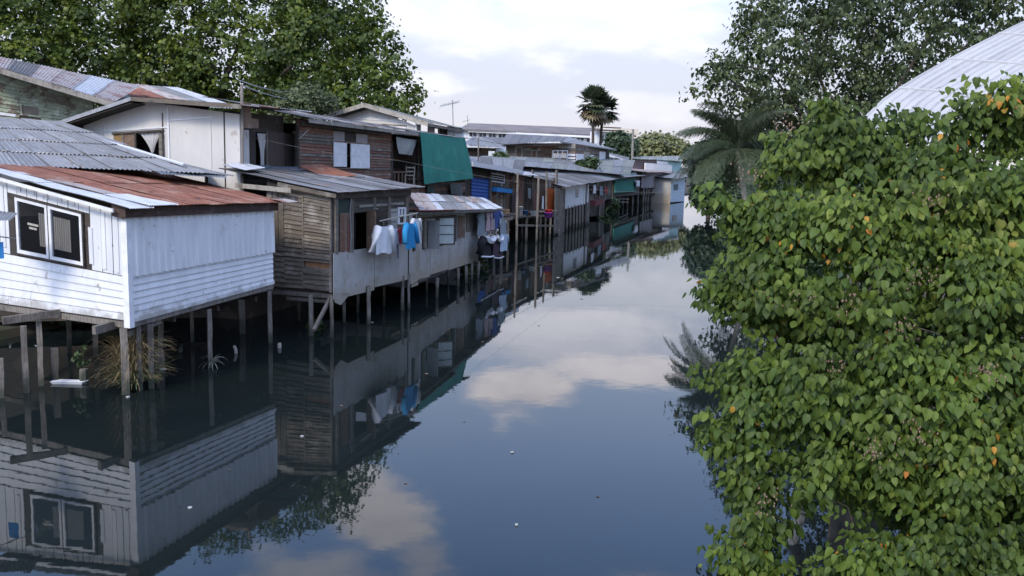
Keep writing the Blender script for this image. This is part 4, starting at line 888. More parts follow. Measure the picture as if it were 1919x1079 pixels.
fE0, fE1 = atd(1000, 352, 68), atd(1196, 325, 88)
fE0 = V3((F0.x, F0.y, 0))+(-ul)*.8-ud*3; fE0.z = zat(fE0, 350); fE1 = V3((F2.x, F2.y, 0))-ul*1.2+ud*2; fE1.z = zat(fE1, 333)
fT0 = atd(905, 312, 72); fT1 = atd(1130, 314, 96)
roof(fh, fE0, fE1, fT1, fT0, 12, lambda i, c: random.choice((tgrey, tgrn, tdark, tgrey)), courses=2, pitch=.25, amp=.025)
polyslab('floor', [(*F0[:2], 2.05), (*F1[:2], 2.1), (*F2[:2], 2.1), (*(F2+ul*6)[:2], 2.1), (*(F0+ul*6)[:2], 2.1)], .15, wdark, fh)
wallslab(F0, F0+ul*6, 2.0, 4.0, wgrey, fh); wallslab(F2, F2+ul*6, 1, 4.0, wdark, fh); wallslab(F0+ul*5.5, F2+ul*5.5, 0, 4.0, wdark, fh)
for i in range(20):
    s = random.random()*1.9; g = (F0+(F1-F0)*s) if s < 1 else (F1+(F2-F1)*(s-1)); g = g+ul*random.uniform(0, 2.4)+V3((random.uniform(-.3, .3), 0, 0)); post(g.x, g.y, -.4, 2.05, random.uniform(.14, .26), fh, lean=.06)
for i in range(9):
    g = F0+(F1-F0)*i/8.5; post(g.x, g.y, -.4, 2.05, .2, fh, lean=.03)
# second roof tier behind (long grey lean-to)
rh = thing('long_shed', tuple(gd(1000, 315, 80)), 'long low shed whose moss grey roof sits below the brown upper house', 'shed')
roof(rh, atd(878, 302, 66), atd(1180, 328, 100), atd(1190, 300, 108), atd(905, 292, 84), 12, lambda i, c: random.choice((tgrn, tgrey, tgrn)), courses=2, pitch=.3, amp=.03)
wallslab(gd(885, 302, 68), gd(1135, 320, 95), .3, 5.0, wdark, rh)
# brown upper house
ih = thing('plank_house', tuple(gd(1000, 290, 95)), 'brown plank upper house with a barred black window and grey hipped roof', 'house', 'upper houses behind the waterside row')
iw = pw(948, 1078, 92, 94, 308, 312, 268, 268)
hi = [iw.hole(965, 274, 979, 299), iw.hole(995, 280, 1006, 302), iw.hole(1034, 281, 1064, 305)]
backing(iw, wdark, ih, holes=hi); hboards(iw, 9, wmid, ih, holes=hi, joints=3, lap=.03, mats=[wmid, wmid, wgrey, wred, wpale])
window(iw, 965, 274, 979, 299, ih, wpale, 1, 1, .15, pane=wmid); window(iw, 995, 280, 1006, 302, ih, wpale, 1, 1, .12, pane=wred); window(iw, 1034, 281, 1064, 305, ih, trimw, 2, 1, .1, .2)
for x in (1037, 1046, 1055): mk('vent_light', iw.pbox(x, 283, x+7, 287, .02, .06), HF, wmid, ih)
for k in range(3): mk('slat', iw.pbox(1064, 288+k*6, 1078, 292+k*6, .02, .08), HF, trimw, ih)
iw2 = Wall.rows(gd(1078, 290, 94), gd(1141, 290, 104), 312, 312, 275, 270); backing(iw2, wdark, ih); hboards(iw2, 3, wmid, ih, b=(.6, 1), mats=[wmid, wgrey])
for x0, x1, y0, m in ((1079, 1092, 288, trimw), (1093, 1103, 284, wpale), (1104, 1111, 290, trimw), (1112, 1120, 291, wpost), (1122, 1133, 284, trimw), (1134, 1140, 280, wdark)): mk('wall_panel', iw2.pbox(x0, y0, x1, 311, .03, .1), HF, m, ih)
ir, il, im, ie = atd(1064, 256, 99), atd(938, 271, 91), atd(1050, 267, 92), atd(1152, 279, 104)
roof(ih, atd(935, 271, 91), atd(1052, 265, 91.5), atd(1064, 256, 99), atd(950, 251, 99), 7, tdark, pitch=.3, amp=.03)
ra = atd(1064, 256, 99); e_a, e_b = atd(1050, 265, 91.5), atd(1156, 280, 104)
vs = [e_a, e_b, ra, e_a-Z*.12, e_b-Z*.12, ra-Z*.12]; mk('roof_slope', vs, [(0, 1, 2), (3, 5, 4), (0, 3, 4, 1), (1, 4, 5, 2), (2, 5, 3, 0)], tgrey, ih)
# small grey roofs left of it
jh = thing('low_house', tuple(gd(910, 280, 88)), 'small low house with pale gabled roof between the tarpaulin and brown house', 'house')
jw = pw(874, 948, 84, 88, 305, 305, 278, 276); hj = [jw.hole(915, 283, 928, 298)]
backing(jw, wgrey, jh, holes=hj); hboards(jw, 4, wgrey, jh, holes=hj, mats=[wgrey, wdark, wmid]); mk('wall_panel', jw.pbox(928, 277, 947, 298, .03, .08), HF, trimw, jh)
roof(jh, atd(866, 270, 82), atd(948, 277, 86), atd(912, 260, 92), atd(886, 257, 90), 6, tgrey, pitch=.3, amp=.03)
roof(jh, atd(900, 267, 92), atd(958, 272, 92), atd(950, 258, 98), atd(905, 256, 98), 4, tdark, pitch=.3, amp=.03)

# ------------------------------------------------------------------ far stilt houses
th = thing('stilt_house', tuple(gd(1175, 350, 110)), 'far stilt house with a bright teal green wall panel under a pale roof', 'house', 'wooden stilt houses along the canal')
tw = Wall.rows(atz(1148, 395), atz(1197, 384), 366, 362, 328, 332)
backing(tw, wdark, th); mk('screen', tw.pbox(1150, 335, 1189, 360, .1, .2), HF, tarp, th); mk('wall_panel', tw.pbox(1148, 325, 1190, 334, .1, .2), HF, M('board_grey_teal', (.25, .35, .33), rnd=0), th)
hang('cloth', tw, [(1189, 338), (1197, 338), (1196, 350), (1190, 349)], trimw, 6, 4, .1, .3, 31, parent=th)
roof(th, tw.P(-.05, 1.02, 1.0), tw.P(1.25, .98, 1.0), tw.P(1.15, 1.12, -6), tw.P(-.15, 1.35, -6), 6, tgrey, pitch=.3, amp=.03)
polyslab('floor', [tw.P(0, 0, 0), tw.P(1, 0, 0), tw.P(1, 0, -8), tw.P(0, 0, -8)], .2, wdark, th)
for i in range(12): p = tw.P(i/11, 0, -random.uniform(0, 1.5)); post(p.x, p.y, -.4, p.z, random.uniform(.16, .26), th, lean=.1)
beam('rail', tw.pix(1160, 378, .3), tw.pix(1178, 379, .3), .1, .14, wpost, th); beam('rail', tw.pix(1160, 372, .3), tw.pix(1178, 373, .3), .1, .14, wpost, th)
wallslab(tw.P(0, 0, 0), tw.P(0, 0, -8), 1.5, tw.tl.z, wdark, th); wallslab(tw.P(1, 0, 0), tw.P(1, 0, -8), 1.5, tw.tr.z, wdark, th); wallslab(tw.P(0, 0, -7), tw.P(1, 0, -7), 0, tw.tr.z, wdark, th)
hh2 = thing('stilt_house', tuple(gd(1220, 350, 125)), 'farthest stilt house with a grey mauve boarded front and dark underside', 'house', 'wooden stilt houses along the canal')
mw = Wall.rows(atz(1200, 384), atz(1243, 377), 352, 351, 322, 322)
backing(mw, wdark, hh2); vboards(mw, 16, M('board_mauve', (.30, .27, .27), (.23, .205, .21), VS, 2), hh2, a=(0, 1), b=(0, 1), gap=.03)
roof(hh2, mw.P(-.1, 1.0, 1.0), mw.P(1.1, 1.0, 1.0), mw.P(1.0, 1.25, -9), mw.P(-.6, 1.4, -9), 7, lambda i, c: random.choice((tpink, rust, tgrey, tpink)), courses=2, pitch=.35, amp=.05)
polyslab('floor', [mw.P(0, -.35, 0), mw.P(1, -.35, 0), mw.P(1, -.35, -8), mw.P(0, -.35, -8)], .2, wdark, hh2)
for i in range(9): p = mw.P(i/8, 0, -random.uniform(0, .5)); post(p.x, p.y, -.4, p.z+.2, random.uniform(.18, .28), hh2, lean=.15, mat=wpost)
wallslab(mw.P(0, 0, -7), mw.P(1, 0, -7), 0, 4.6, wdark, hh2); wallslab(mw.P(0, 0, -.1), mw.P(0, 0, -8), 2.2, mw.tr.z, wgrey, hh2); wallslab(mw.P(1, 0, -.1), mw.P(1, 0, -8), 2.2, mw.tr.z, wgrey, hh2)
lh = thing('painted_house', tuple(gd(1250, 320, 150)), 'pale turquoise and white house at the far bend beside the palm', 'house')
lw = pw(1228, 1276, 146, 152, 352, 352, 302, 297); backing(lw, tteal, lh, b=(.6, 1), name='wall'); backing(lw, cement, lh, b=(0, .6)); mk('wall_panel', lw.pbox(1206, 307, 1256, 336, .1, .3), HF, plaster, lh); mk('window', lw.pbox(1230, 302, 1250, 307, .1, .2), HF, trimw, lh)
lw0 = pw(1185, 1229, 142, 146, 345, 345, 298, 300); backing(lw0, M('wall_mauve', (.16, .12, .12), rnd=0), lh)
roof(lh, atd(1183, 297, 141), atd(1280, 302, 151), atd(1275, 292, 160), atd(1190, 293, 150), 7, tgrn, pitch=.4, amp=.04)
lb = thing('painted_house', tuple(gd(1262, 380, 135)), 'light blue walled corner of a house standing at the water by the far bend', 'house')
lw2 = Wall.rows(atz(1256, 381), atz(1282, 378), 379, 377, 330, 335); backing(lw2, M('paint_light_blue', (.52, .60, .65), rnd=0), lb); mk('window', lw2.pbox(1262, 345, 1270, 356, .02, .1), HF, glass, lb)
roof(lb, lw2.P(-.1, 1.02, 1), lw2.P(1.1, 1.02, 1), lw2.P(1.1, 1.15, -6), lw2.P(-.1, 1.15, -6), 4, tgrey, pitch=.4, amp=.03)
wallslab(lw2.P(0, 0, 0), lw2.P(0, 0, -7), 0, lw2.tl.z, cement, lb); wallslab(lw2.P(1, 0, 0), lw2.P(1, 0, -7), 0, lw2.tl.z, tteal, lb)
ohh = thing('low_house', tuple(gd(1160, 300, 125)), 'small white gabled shed end among the far jumble of tin roofs', 'shed')
ow_ = pw(1143, 1172, 118, 120, 312, 312, 299, 289); backing(ow_, plaster, ohh, name='wall'); mk('window', ow_.pbox(1152, 296, 1160, 303, .05, .12), HF, wdark, ohh)
roof(ohh, atd(1138, 293, 117), atd(1176, 303, 119), atd(1180, 295, 130), atd(1142, 286, 130), 4, tdark, pitch=.4, amp=.04)
# jumble of low roofs
for i, (x0, y0, x1, y1, d, m, lab) in enumerate((
    (1142, 322, 1190, 330, 112, twhite, 'silver tin lean-to roof directly above the teal screened house'),
    (1145, 313, 1185, 320, 122, tgrey, 'grey lean-to roof above the silver one in the far jumble'),
    (1172, 317, 1215, 326, 124, tdark, 'dark lean-to roof left of the utility pole foot'),
    (1196, 312, 1240, 322, 130, tpink, 'faded pink tin lean-to roof right of the utility pole'),
    (1160, 305, 1215, 312, 136, tgrey, 'long grey lean-to roof below the white gabled shed'))):
    d += 24
    r_ = thing('lean_to', tuple(gd((x0+x1)/2, (y0+y1)/2, d)), lab, 'lean-to', 'far lean-to roofs')
    a_, b_ = atd(x0, y1-2, d), atd(x1, y1+2, d+2); roof(r_, a_, b_, b_+V3((-1.5, 7, .8)), a_+V3((-1.5, 7, .8)), 4, m, pitch=.35, amp=.04, courses=2)
    w_ = wallslab(V3((a_.x, a_.y+.4, 0)), V3((b_.x, b_.y+.4, 0)), .3, a_.z-.25, wgrey, r_)

# ------------------------------------------------------------------ apartment block
ab = thing('apartment_block', tuple(gd(1000, 250, 232)), 'long white apartment block with dark window pairs on the skyline', 'building')
aw_ = pw(862, 1142, 225, 240, 292, 296, 256, 243)
wins = []
for i in range(15):
    x = 880+i*18.3; yy = 248+(x-870)*.049
    wins += [aw_.hole(x, yy, x+5, yy+6), aw_.hole(x+7, yy, x+12, yy+6), aw_.hole(x, yy+16, x+5, yy+23), aw_.hole(x+7, yy+16, x+12, yy+23)]
backing(aw_, plaster, ab, o0=-.4, o1=0, holes=[])
for i in range(15):
    x = 880+i*18.3; yy = 248+(x-870)*.049
    for dy in (0, 17):
        for dx in (0, 7): w_ = mk('window', aw_.pbox(x+dx, yy+dy, x+dx+5, yy+dy+6.5, .02, .15), HF, M('window_far', (.05, .045, .045), (.10, .09, .09), rnd=.4), ab); 
        mk('ledge', aw_.pbox(x-4, yy+dy-2, x+16, yy+dy-.8, .02, .9), HF, plaster, ab)
    mk('downpipe', aw_.pbox(x+15, yy, x+15.6, yy+30, .02, .3), HF, plaster, ab)
a_, b_ = atd(860, 241, 224), atd(1118, 252, 240)
P2 = V3((2, 9, 2.4)); mk('roof', [a_, b_, b_+P2-Z*.4, a_+P2-Z*.6, a_-Z*.4, b_-Z*.4, b_+P2-Z*1.2, a_+P2-Z*1.2], HF, slate, ab)
tb_ = pw(1118, 1166, 232, 236, 298, 298, 248, 246); backing(tb_, plaster, ab, o0=-3, o1=0, name='stair_tower')
for (x0, y0, x1, y1) in ((1146, 254, 1153, 268), (1154, 256, 1160, 266), (1124, 256, 1130, 266)): mk('window', tb_.pbox(x0, y0, x1, y1, .02, .2), HF, MATS['window_far'], ab)
mk('ledge', tb_.pbox(1112, 243, 1165, 245.5, -.5, 1.2), HF, wmid, ab); mk('ledge', tb_.pbox(1130, 238, 1160, 240, -.5, 1), HF, wmid, ab)
yb = thing('apartment_wing', tuple(gd(1175, 260, 262)), 'pale cream yellow block end to the right of the palms', 'building')
yw = pw(1158, 1196, 258, 260, 300, 300, 242, 240); backing(yw, M('plaster_cream', (.72, .64, .52), (.66, .58, .47), ns=.3, bump=0, rnd=0), yb, o0=-4, o1=0)
for (x0, y0) in ((1170, 250), (1180, 250), (1170, 262), (1180, 262)): mk('window', yw.pbox(x0, y0, x0+4, y0+5, .02, .2), HF, plaster, yb)
# ------------------------------------------------------------------ poles, aerial, wires
def pole(px, ytop, d, r, mat, label, name='utility_pole', cat='pole', zb=0, grp='poles'):
    g = gd(px, ytop, d); zt = zat(g, ytop); o = tube(name, [V3((g.x, g.y, zb)), V3((g.x+.1, g.y, (zb+zt)/2)), V3((g.x+.05, g.y, zt))], [r, r*.9, r*.75], mat, None, 8); tag(o, label, cat, grp); return V3((g.x, g.y, zt))
p1 = pole(1186, 242, 143, .22, barkp, 'tall pale utility pole rising from the far roofs against the sky')
p2 = pole(1180, 275, 150, .2, barkp, 'short pale pole just left of the tall utility pole')
p3 = pole(1264, 268, 175, .15, wpost, 'thin dark pole in front of the far yellow green trees')
p4 = pole(895, 258, 62, .06, wpost, 'thin pole standing right of the green tarpaulin over the roofs')
ant = thing('tv_aerial', tuple(atd(849, 262, 57)), 'thin metal television aerial on a mast above the grey gabled house', 'aerial')
m0, m1 = atd(850, 262, 57), atd(848, 187, 57); tube('mast', [m0, m1], .03, steel, ant)
tube('boom', [atd(825, 198, 57), atd(861, 191, 57)], .02, steel, ant)
for i in range(7):
    c = atd(828+i*5, 197.4-i*1.1, 57); tube('element', [c-V3((.12, .3, .14)), c+V3((.12, .3, .14))], .012, steel, ant)
an2 = thing('tv_aerial', tuple(atd(877, 232, 100)), 'very faint small aerial on the skyline right of the larger one', 'aerial')
tube('mast', [atd(877, 240, 100), atd(876, 216, 100)], .035, steel, an2); tube('boom', [atd(867, 228, 100), atd(881, 224, 100)], .025, steel, an2)
def wire(name, pts, r, label, sagv=.3, mat=None, n=14):
    P_ = []
    for a, b in zip(pts[:-1], pts[1:]):
        a, b = V3(a), V3(b)
        for i in range(n+1): s = i/n; P_.append(a*(1-s)+b*s-Z*sagv*4*s*(1-s))
    return tag(tube(name, P_, r, mat or steel, None, 4), label, 'cable', 'overhead cables')
wire('cable', [atd(480, 258, 31), atd(745, 300, 36), atd(1052, 350, 60), atd(1300, 361, 60)], .005, 'pale line running from the upper house over the canal to the tree', .12, wpale)
wire('cable', [p1-Z*.5, atd(1330, 285, 190)], .02, 'thin wire leaving the tall utility pole to the right')
wire('cable', [atd(455, 160, 33), atd(570, 185, 60)], .02, 'wire in front of the big tree above the cream roof', .2)
wire('cable', [atd(448, 150, 33), atd(560, 170, 60)], .02, 'upper wire in front of the big tree beside the pole', .2)
# ------------------------------------------------------------------ vegetation
def sphere_pts(n, up=0.0):
    v = rng.normal(size=(n, 3)); v /= np.linalg.norm(v, axis=1, keepdims=True)
    if up: v[:, 2] += up; v /= np.linalg.norm(v, axis=1, keepdims=True)
    return v
def crown(name, blobs, n, size, mat, parent, clump=.55, per=14, shell=.35, droop=.3, tpl=LQ, kind='stuff', flat=1.0):
    """blobs (x,y,z,r[,rz]); clumps of leaves spread near the blobs' surfaces, leaves turned outwards"""
    bl = np.array([(*b[:3], b[3], b[4] if len(b) > 4 else b[3]) for b in blobs]); w = bl[:, 3]**2; w = w/w.sum()
    nc = max(1, n//per); bi = rng.choice(len(bl), nc, p=w); d = sphere_pts(nc, .15)
    rr = 1-shell*rng.random(nc)**1.5+rng.normal(size=nc)*.06
    cc = bl[bi, :3]+d*np.stack([bl[bi, 3], bl[bi, 3], bl[bi, 4]], 1)*rr[:, None]
    # drop clumps buried in another blob
    keep = np.ones(nc, bool)
    for b in bl:
        q = (cc-b[:3])/np.array([b[3], b[3], b[4]]); keep &= np.linalg.norm(q, axis=1) > .62
    cc, d = cc[keep], d[keep]; nc = len(cc)
    cs = clump*rng.uniform(.6, 1.3, nc)
    C = np.repeat(cc, per, 0)+rng.normal(size=(nc*per, 3))*np.repeat(cs, per)[:, None]*np.array([.55, .55, .38])
    N = np.repeat(d, per, 0)*.9+rng.normal(size=(nc*per, 3))*.55+np.array([0, 0, .45])
    T = rng.normal(size=(nc*per, 3))*.6+np.repeat(d, per, 0)*.5-np.array([0, 0, droop])
    S = size*rng.uniform(.65, 1.35, nc*per); R = np.clip(np.repeat(rng.random(nc), per)*.6+rng.random(nc*per)*.4, 0, 1)
    return leafmass(name, C, N, T, S, *tpl, mat, parent, kind, rnd=R)
lm_left = leafmat('leaves_big_tree', [(0, (.030, .052, .012)), (.45, (.068, .105, .018)), (.85, (.14, .175, .022)), (1, (.20, .22, .03))], .35)
lm_right = leafmat('leaves_dark_tree', [(0, (.032, .046, .020)), (.5, (.066, .090, .034)), (.9, (.11, .14, .048)), (1, (.17, .185, .07))], .3)
lm_far = leafmat('leaves_far', [(0, (.10, .13, .05)), (.6, (.20, .21, .09)), (1, (.30, .28, .14))], .2)
lm_fard = leafmat('leaves_far_dark', [(0, (.025, .05, .025)), (1, (.06, .09, .04))], .2)
lm_shrub = leafmat('leaves_shrub', [(0, (.03, .055, .02)), (1, (.09, .13, .05))], .2)
lm_palm = leafmat('leaves_palm', [(0, (.03, .045, .025)), (.7, (.06, .08, .04)), (1, (.12, .13, .07))], .15)
lm_fore = leafmat('leaves_near', [(0, (.030, .054, .015)), (.35, (.066, .105, .020)), (.7, (.120, .168, .027)), (.93, (.215, .24, .055)), (.955, (.20, .24, .07)), (.965, (.36, .22, .04)), (.985, (.50, .22, .03)), (1, (.38, .13, .03))], .3, .5, .22)
def pb(px, py, d, rpx, f=1.0): p = atd(px, py, d); r = rpx*d/FPX; return (p.x, p.y, p.z, r, r*f)
def limbs(parent, base, tops, r0, mat=bark, name='branch'):
    for tp_ in tops:
        b = V3(base); e = V3(tp_); mid = b*.45+e*.55+V3((random.uniform(-.5, .5), random.uniform(-.5, .5), random.uniform(-.2, .6)))
        tube(name, [b, b*.7+mid*.3+V3((0, 0, .2)), mid, e], [r0, r0*.75, r0*.5, r0*.2], mat, parent, 7, .08)
# big tree upper left
D1 = 62
lt = thing('broadleaf_tree', tuple(gd(380, 200, D1+4)), 'huge dense green tree filling the top left behind the houses', 'tree')
tube('trunk', [V3(gd(380, 200, D1+4)), V3(gd(385, 100, D1+4))+Z*6, V3(gd(390, 100, D1+4))+Z*12], [.9, .7, .5], bark, lt, 10, .05)
bl = [pb(*a) for a in ((620, 20, 62, 95), (690, 100, 60, 62), (560, 110, 60, 105), (735, 175, 58, 50), (660, 185, 59, 75, .8), (470, 30, 63, 120), (430, 130, 62, 110), (560, 185, 60, 70), (330, 40, 64, 125),
      (300, 150, 62, 95), (190, 30, 62, 120), (170, 110, 60, 95), (60, 20, 60, 120), (50, 110, 58, 95), (-40, 60, 58, 110), (620, -80, 64, 60), (520, -70, 64, 100), (380, -90, 66, 130), (200, -90, 64, 130), (30, -90, 62, 120), (240, 210, 62, 60), (380, 205, 62, 60), (480, 210, 62, 62), (770, 192, 57, 28), (745, 125, 58, 24), (700, 60, 60, 30),
      (715, 40, 60, 12), (450, 60, 70, 200), (200, 60, 70, 200), (610, 110, 68, 110), (480, 160, 69, 90), (440, 100, 67, 120))]
crown('foliage', bl, 150000, .24, lm_left, lt, clump=.6, per=22)
limbs(lt, tuple(V3(gd(385, 100, D1+4))+Z*6), [bl[i][:3] for i in (0, 2, 5, 6, 8, 9, 10, 14, 17)], .38)
# smaller trees in front of it
ft = thing('feathery_tree', tuple(gd(590, 210, 50)), 'small grey green feathery tree between the long roof and the grey gabled house', 'tree')
tube('trunk', [V3(gd(590, 210, 50)), V3(gd(590, 210, 50))+Z*7], [.16, .08], bark, ft)
crown('foliage', [pb(575, 188, 50, 30), pb(530, 205, 49, 22), pb(610, 195, 51, 18), pb(555, 205, 49, 25)], 6000, .14, leafmat('leaves_grey_green', [(0, (.06, .085, .035)), (1, (.14, .16, .07))], .2), ft, clump=.4)
# dark tree on the right bank
D2 = 58
rt = thing('broadleaf_tree', tuple(gd(1600, 300, D2+3)), 'large dark leaved tree overhanging the canal at the top right', 'tree')
rb = V3(gd(1600, 300, D2+3))
tube('trunk', [rb, rb+V3((-.3, 0, 4)), rb+V3((-.2, .3, 9))], [.55, .45, .3], bark, rt, 10, .06)
bl = [pb(a[0], a[1], a[2]+14, *a[3:]) for a in ((1500, 50, 44, 110), (1440, 130, 43, 90), (1390, 160, 42, 62, .8), (1345, 130, 42, 36, .6), (1420, 30, 44, 42, .7), (1560, 180, 44, 95), (1480, 230, 42, 80), (1640, 60, 45, 120), (1760, 40, 46, 120), (1880, 20, 46, 120), (1700, 150, 46, 100), (1420, 250, 43, 55), (1390, 215, 42, 35), (1620, 230, 44, 80),
      (1318, 165, 42, 13, .8), (1296, 172, 42, 10, .8), (1335, 190, 42, 18, .6), (1330, 105, 42, 14, .7), (1550, -60, 45, 120), (1720, -80, 46, 140), (1900, -60, 46, 140), (1410, 8, 43, 22), (1520, 140, 50, 150), (1700, 100, 54, 180), (1560, 270, 43, 80), (1450, 290, 44, 60), (1960, 100, 46, 120), (1390, 300, 46, 50))]
crown('foliage', bl, 56000, .29, lm_right, rt, clump=.55, per=14, droop=1.4, tpl=LF)
limbs(rt, tuple(rb+V3((-.2, .2, 5))), [bl[i][:3] for i in (0, 1, 2, 3, 5, 7, 8, 9, 10, 13)], .24)
for a, b in (((1345, 140), (1296, 170)), ((1360, 160), (1318, 168)), ((1370, 120), (1330, 104))):
    tube('twig', [atd(a[0]+60, a[1]+10, 56.5), atd(*a, 56), atd(*b, 56)], [.05, .03, .01], bark, rt, 5)
# white blossoms of it, low, few
# palms with fronds
def frond(name, base, az, el, L, parent, mat, nl=26, lw=.05, ll=.75, droop=1.0, lh=.5):
    """arched feather frond: stem plus hanging leaflets"""
    b = V3(base); d = V3((math.cos(az)*math.cos(el), math.sin(az)*math.cos(el), math.sin(el))); pts = [b.copy()]; p = b.copy(); n = 9
    for i in range(n):
        p = p+d*(L/n); pts.append(p.copy()); d = (d+V3((0, 0, -.155*droop))).normalized()
    vs, fs = tubev(pts, [.045*(1-i/(n+2)) for i in range(n+1)], 4); vs = list(vs)
    for i in range(nl*2):
        s = .12+.88*(i//2)/nl; k = min(int(s*n), n-1); f = s*n-k; q = pts[k]*(1-f)+pts[k+1]*f; tdir = (pts[k+1]-pts[k]).normalized()
        side = tdir.cross(V3((0, 0, 1))); side = side.normalized()*(1 if i % 2 else -1); l = ll*math.sin(math.pi*min(1, .18+s*.80))**.6*random.uniform(.8, 1.1)+.1
        e1 = q+(side*.75+tdir*.55+V3((0, 0, .1))).normalized()*l*.5; e2 = e1+(side*.45+tdir*.4-V3((0, 0, lh+random.uniform(0, .4)))).normalized()*l*.5
        w = tdir*lw; k0 = len(vs); vs += [q-w*.5, q+w*.5, e1+w*.6, e1-w*.6, e2]; fs += [(k0, k0+1, k0+2, k0+3), (k0+3, k0+2, k0+4)]
    o = mk(name, vs, fs, mat, parent); at = o.data.attributes.new('rnd', 'FLOAT', 'FACE'); r = random.random(); at.data.foreach_set('value', [min(1, max(0, r*.7+random.uniform(0, .3))) for _ in o.data.polygons]); return o
D3 = 53
cpm = thing('coconut_palm', tuple(gd(1385, 300, D3)), 'coconut palm leaning out over the canal below the dark tree', 'palm')
cb = atd(1382, 282, D3); gp = gd(1415, 300, D3)
tube('trunk', [V3((gp.x, gp.y, 0)), V3((gp.x-.3, gp.y, 3)), cb], [.22, .17, .15], barkp, cpm, 8, .05)
for i in range(46): frond('frond', tuple(cb), (2*math.pi*i/26 if i < 30 else math.pi*(.75+.5*(i-30)/15))+random.uniform(-.15, .15), random.choice((1.15, .85, .5, .15, -.25)), random.uniform(3.2, 4.6), cpm, lm_palm, 48, .035, 1.2, 1.1)
# two tall fan palms
def fan_palm(px, ytop, d, label, rc, xb):
    p = atd(px, ytop, d); g = gd(xb, 255, d); th_ = thing('fan_palm', tuple(g), label, 'palm', 'tall fan palms on the skyline')
    c = V3((p.x, p.y, p.z-rc*1.15)); tube('trunk', [g, V3(g)*.5+V3((c.x, c.y, 0))*.5+Z*c.z*.5, c], [.34, .30, .28], wdark, th_, 8, .04)
    for i in range(46):
        az = i*2.4; el = random.choice((1.3, 1.0, .7, .4, .1, -.2, -.5, -.8, -1.0)); dv = V3((math.cos(az)*math.cos(el), math.sin(az)*math.cos(el), math.sin(el)))
        m = c+dv*rc*(.50 if el > -.3 else .55); vs, fs = tubev([c, m], [.05, .04], 4); s = dv.cross(V3((0, 0, 1))); s = s.normalized() if s.length > .1 else V3((1, 0, 0)); u = s.cross(dv).normalized(); R_ = rc*random.uniform(.48, .62)
        nr = 13
        for k in range(nr):
            a = -1.9+3.8*k/(nr-1); dd = (dv*math.cos(a)+s*math.sin(a)).normalized(); e = m+dd*R_*random.uniform(.85, 1.05)-Z*R_*.18*random.random()+u*random.uniform(-.1, .1)*R_
            q = dd.cross(u).normalized()*R_*.12; mm = m+dd*R_*.55; k0 = len(vs); vs += [m-q*.3, m+q*.3, mm+q, mm-q, e]; fs += [(k0, k0+1, k0+2, k0+3), (k0+3, k0+2, k0+4)]
        o = mk('frond', vs, fs, lm_palm if el > -.6 else fdry, th_); at = o.data.attributes.new('rnd', 'FLOAT', 'FACE'); r = random.random(); at.data.foreach_set('value', [r]*len(o.data.polygons))
fdry = leafmat('leaves_palm_dry', [(0, (.16, .13, .07)), (1, (.26, .21, .13))], .1)
fan_palm(1114, 149, 186, 'left and taller of the two fan palms standing before the apartment block', 4.0, 1113)
fan_palm(1131, 163, 190, 'right and slightly lower of the two fan palms before the apartment block', 4.0, 1123)
# far trees
for i, (bs, mat, lab, g_) in enumerate((
    ([(1162, 268, 150, 16), (1150, 262, 152, 10), (1176, 275, 150, 13), (1168, 284, 150, 18)], lm_fard, 'dark green round tree left of the tall utility pole on the skyline', 1165),
    ([(1212, 272, 170, 16), (1230, 268, 170, 15), (1205, 284, 170, 18), (1225, 286, 170, 18)], lm_far, 'yellow green sunlit tree just right of the tall utility pole', 1215),
    ([(1250, 272, 172, 17), (1268, 280, 172, 16), (1250, 290, 172, 18), (1282, 288, 172, 16)], lm_far, 'yellow green sunlit tree nearest to the coconut palm fronds', 1258),
    ([(1150, 290, 150, 5), (1144, 287, 150, 4)], lm_fard, 'small dark shrub crown peeping over the brown house roof', 1148))):
    t_ = thing('tree', tuple(gd(g_, 280, bs[0][2])), lab, 'tree', 'far trees on the skyline'); b0 = atd(bs[0][0], bs[0][1], bs[0][2]); tube('trunk', [V3((b0.x, b0.y, 0)), b0], [.4, .2], bark, t_)
    crown('foliage', [pb(*b) for b in bs], 9000, .5, mat, t_, clump=.9, kind='stuff')
for i, (px, py, d, r, lab) in enumerate(((1320, 300, 120, 45, 'dark green tree mass beyond the coconut palm, nearest the canal bend'), (1385, 290, 105, 60, 'dark bushy tree behind the coconut palm trunk'), (1318, 345, 100, 28, 'low dark bush on the right bank under the palm fronds'))):
    t_ = thing('tree', tuple(gd(px+12, py, d)), lab, 'tree', 'trees on the far right bank'); b0 = atd(px+12, py, d); tube('trunk', [V3((b0.x, b0.y, 0)), b0], [.25, .15], bark, t_)
    crown('foliage', [pb(px+12, py, d, r*.8), pb(px+30+12, py+15, d, r*.7), pb(px+2, py+22, d, r*.6), pb(px+20, py-18, d, r*.5)], 14000, .42, lm_fard, t_, clump=.7)
# potted greenery on roofs
for (px, py, d, r, lab) in ((938, 296, 84, 9, 'light green bush between the low pale house and the brown upper house'), (1108, 306, 92, 10, 'green spiky plant growing before the white panels of the brown house'), (1088, 308, 91, 5, 'small plant at the foot of the brown house corner')):
    t_ = thing('shrub', tuple(gd(px, py, d)), lab, 'shrub'); b0 = atd(px, py+4, d); tube('stem', [b0-Z*2.2, b0], [.06, .04], bark, t_); crown('foliage', [pb(px, py, d, r)], 900, .3, lm_shrub, t_, clump=.3, kind=None)
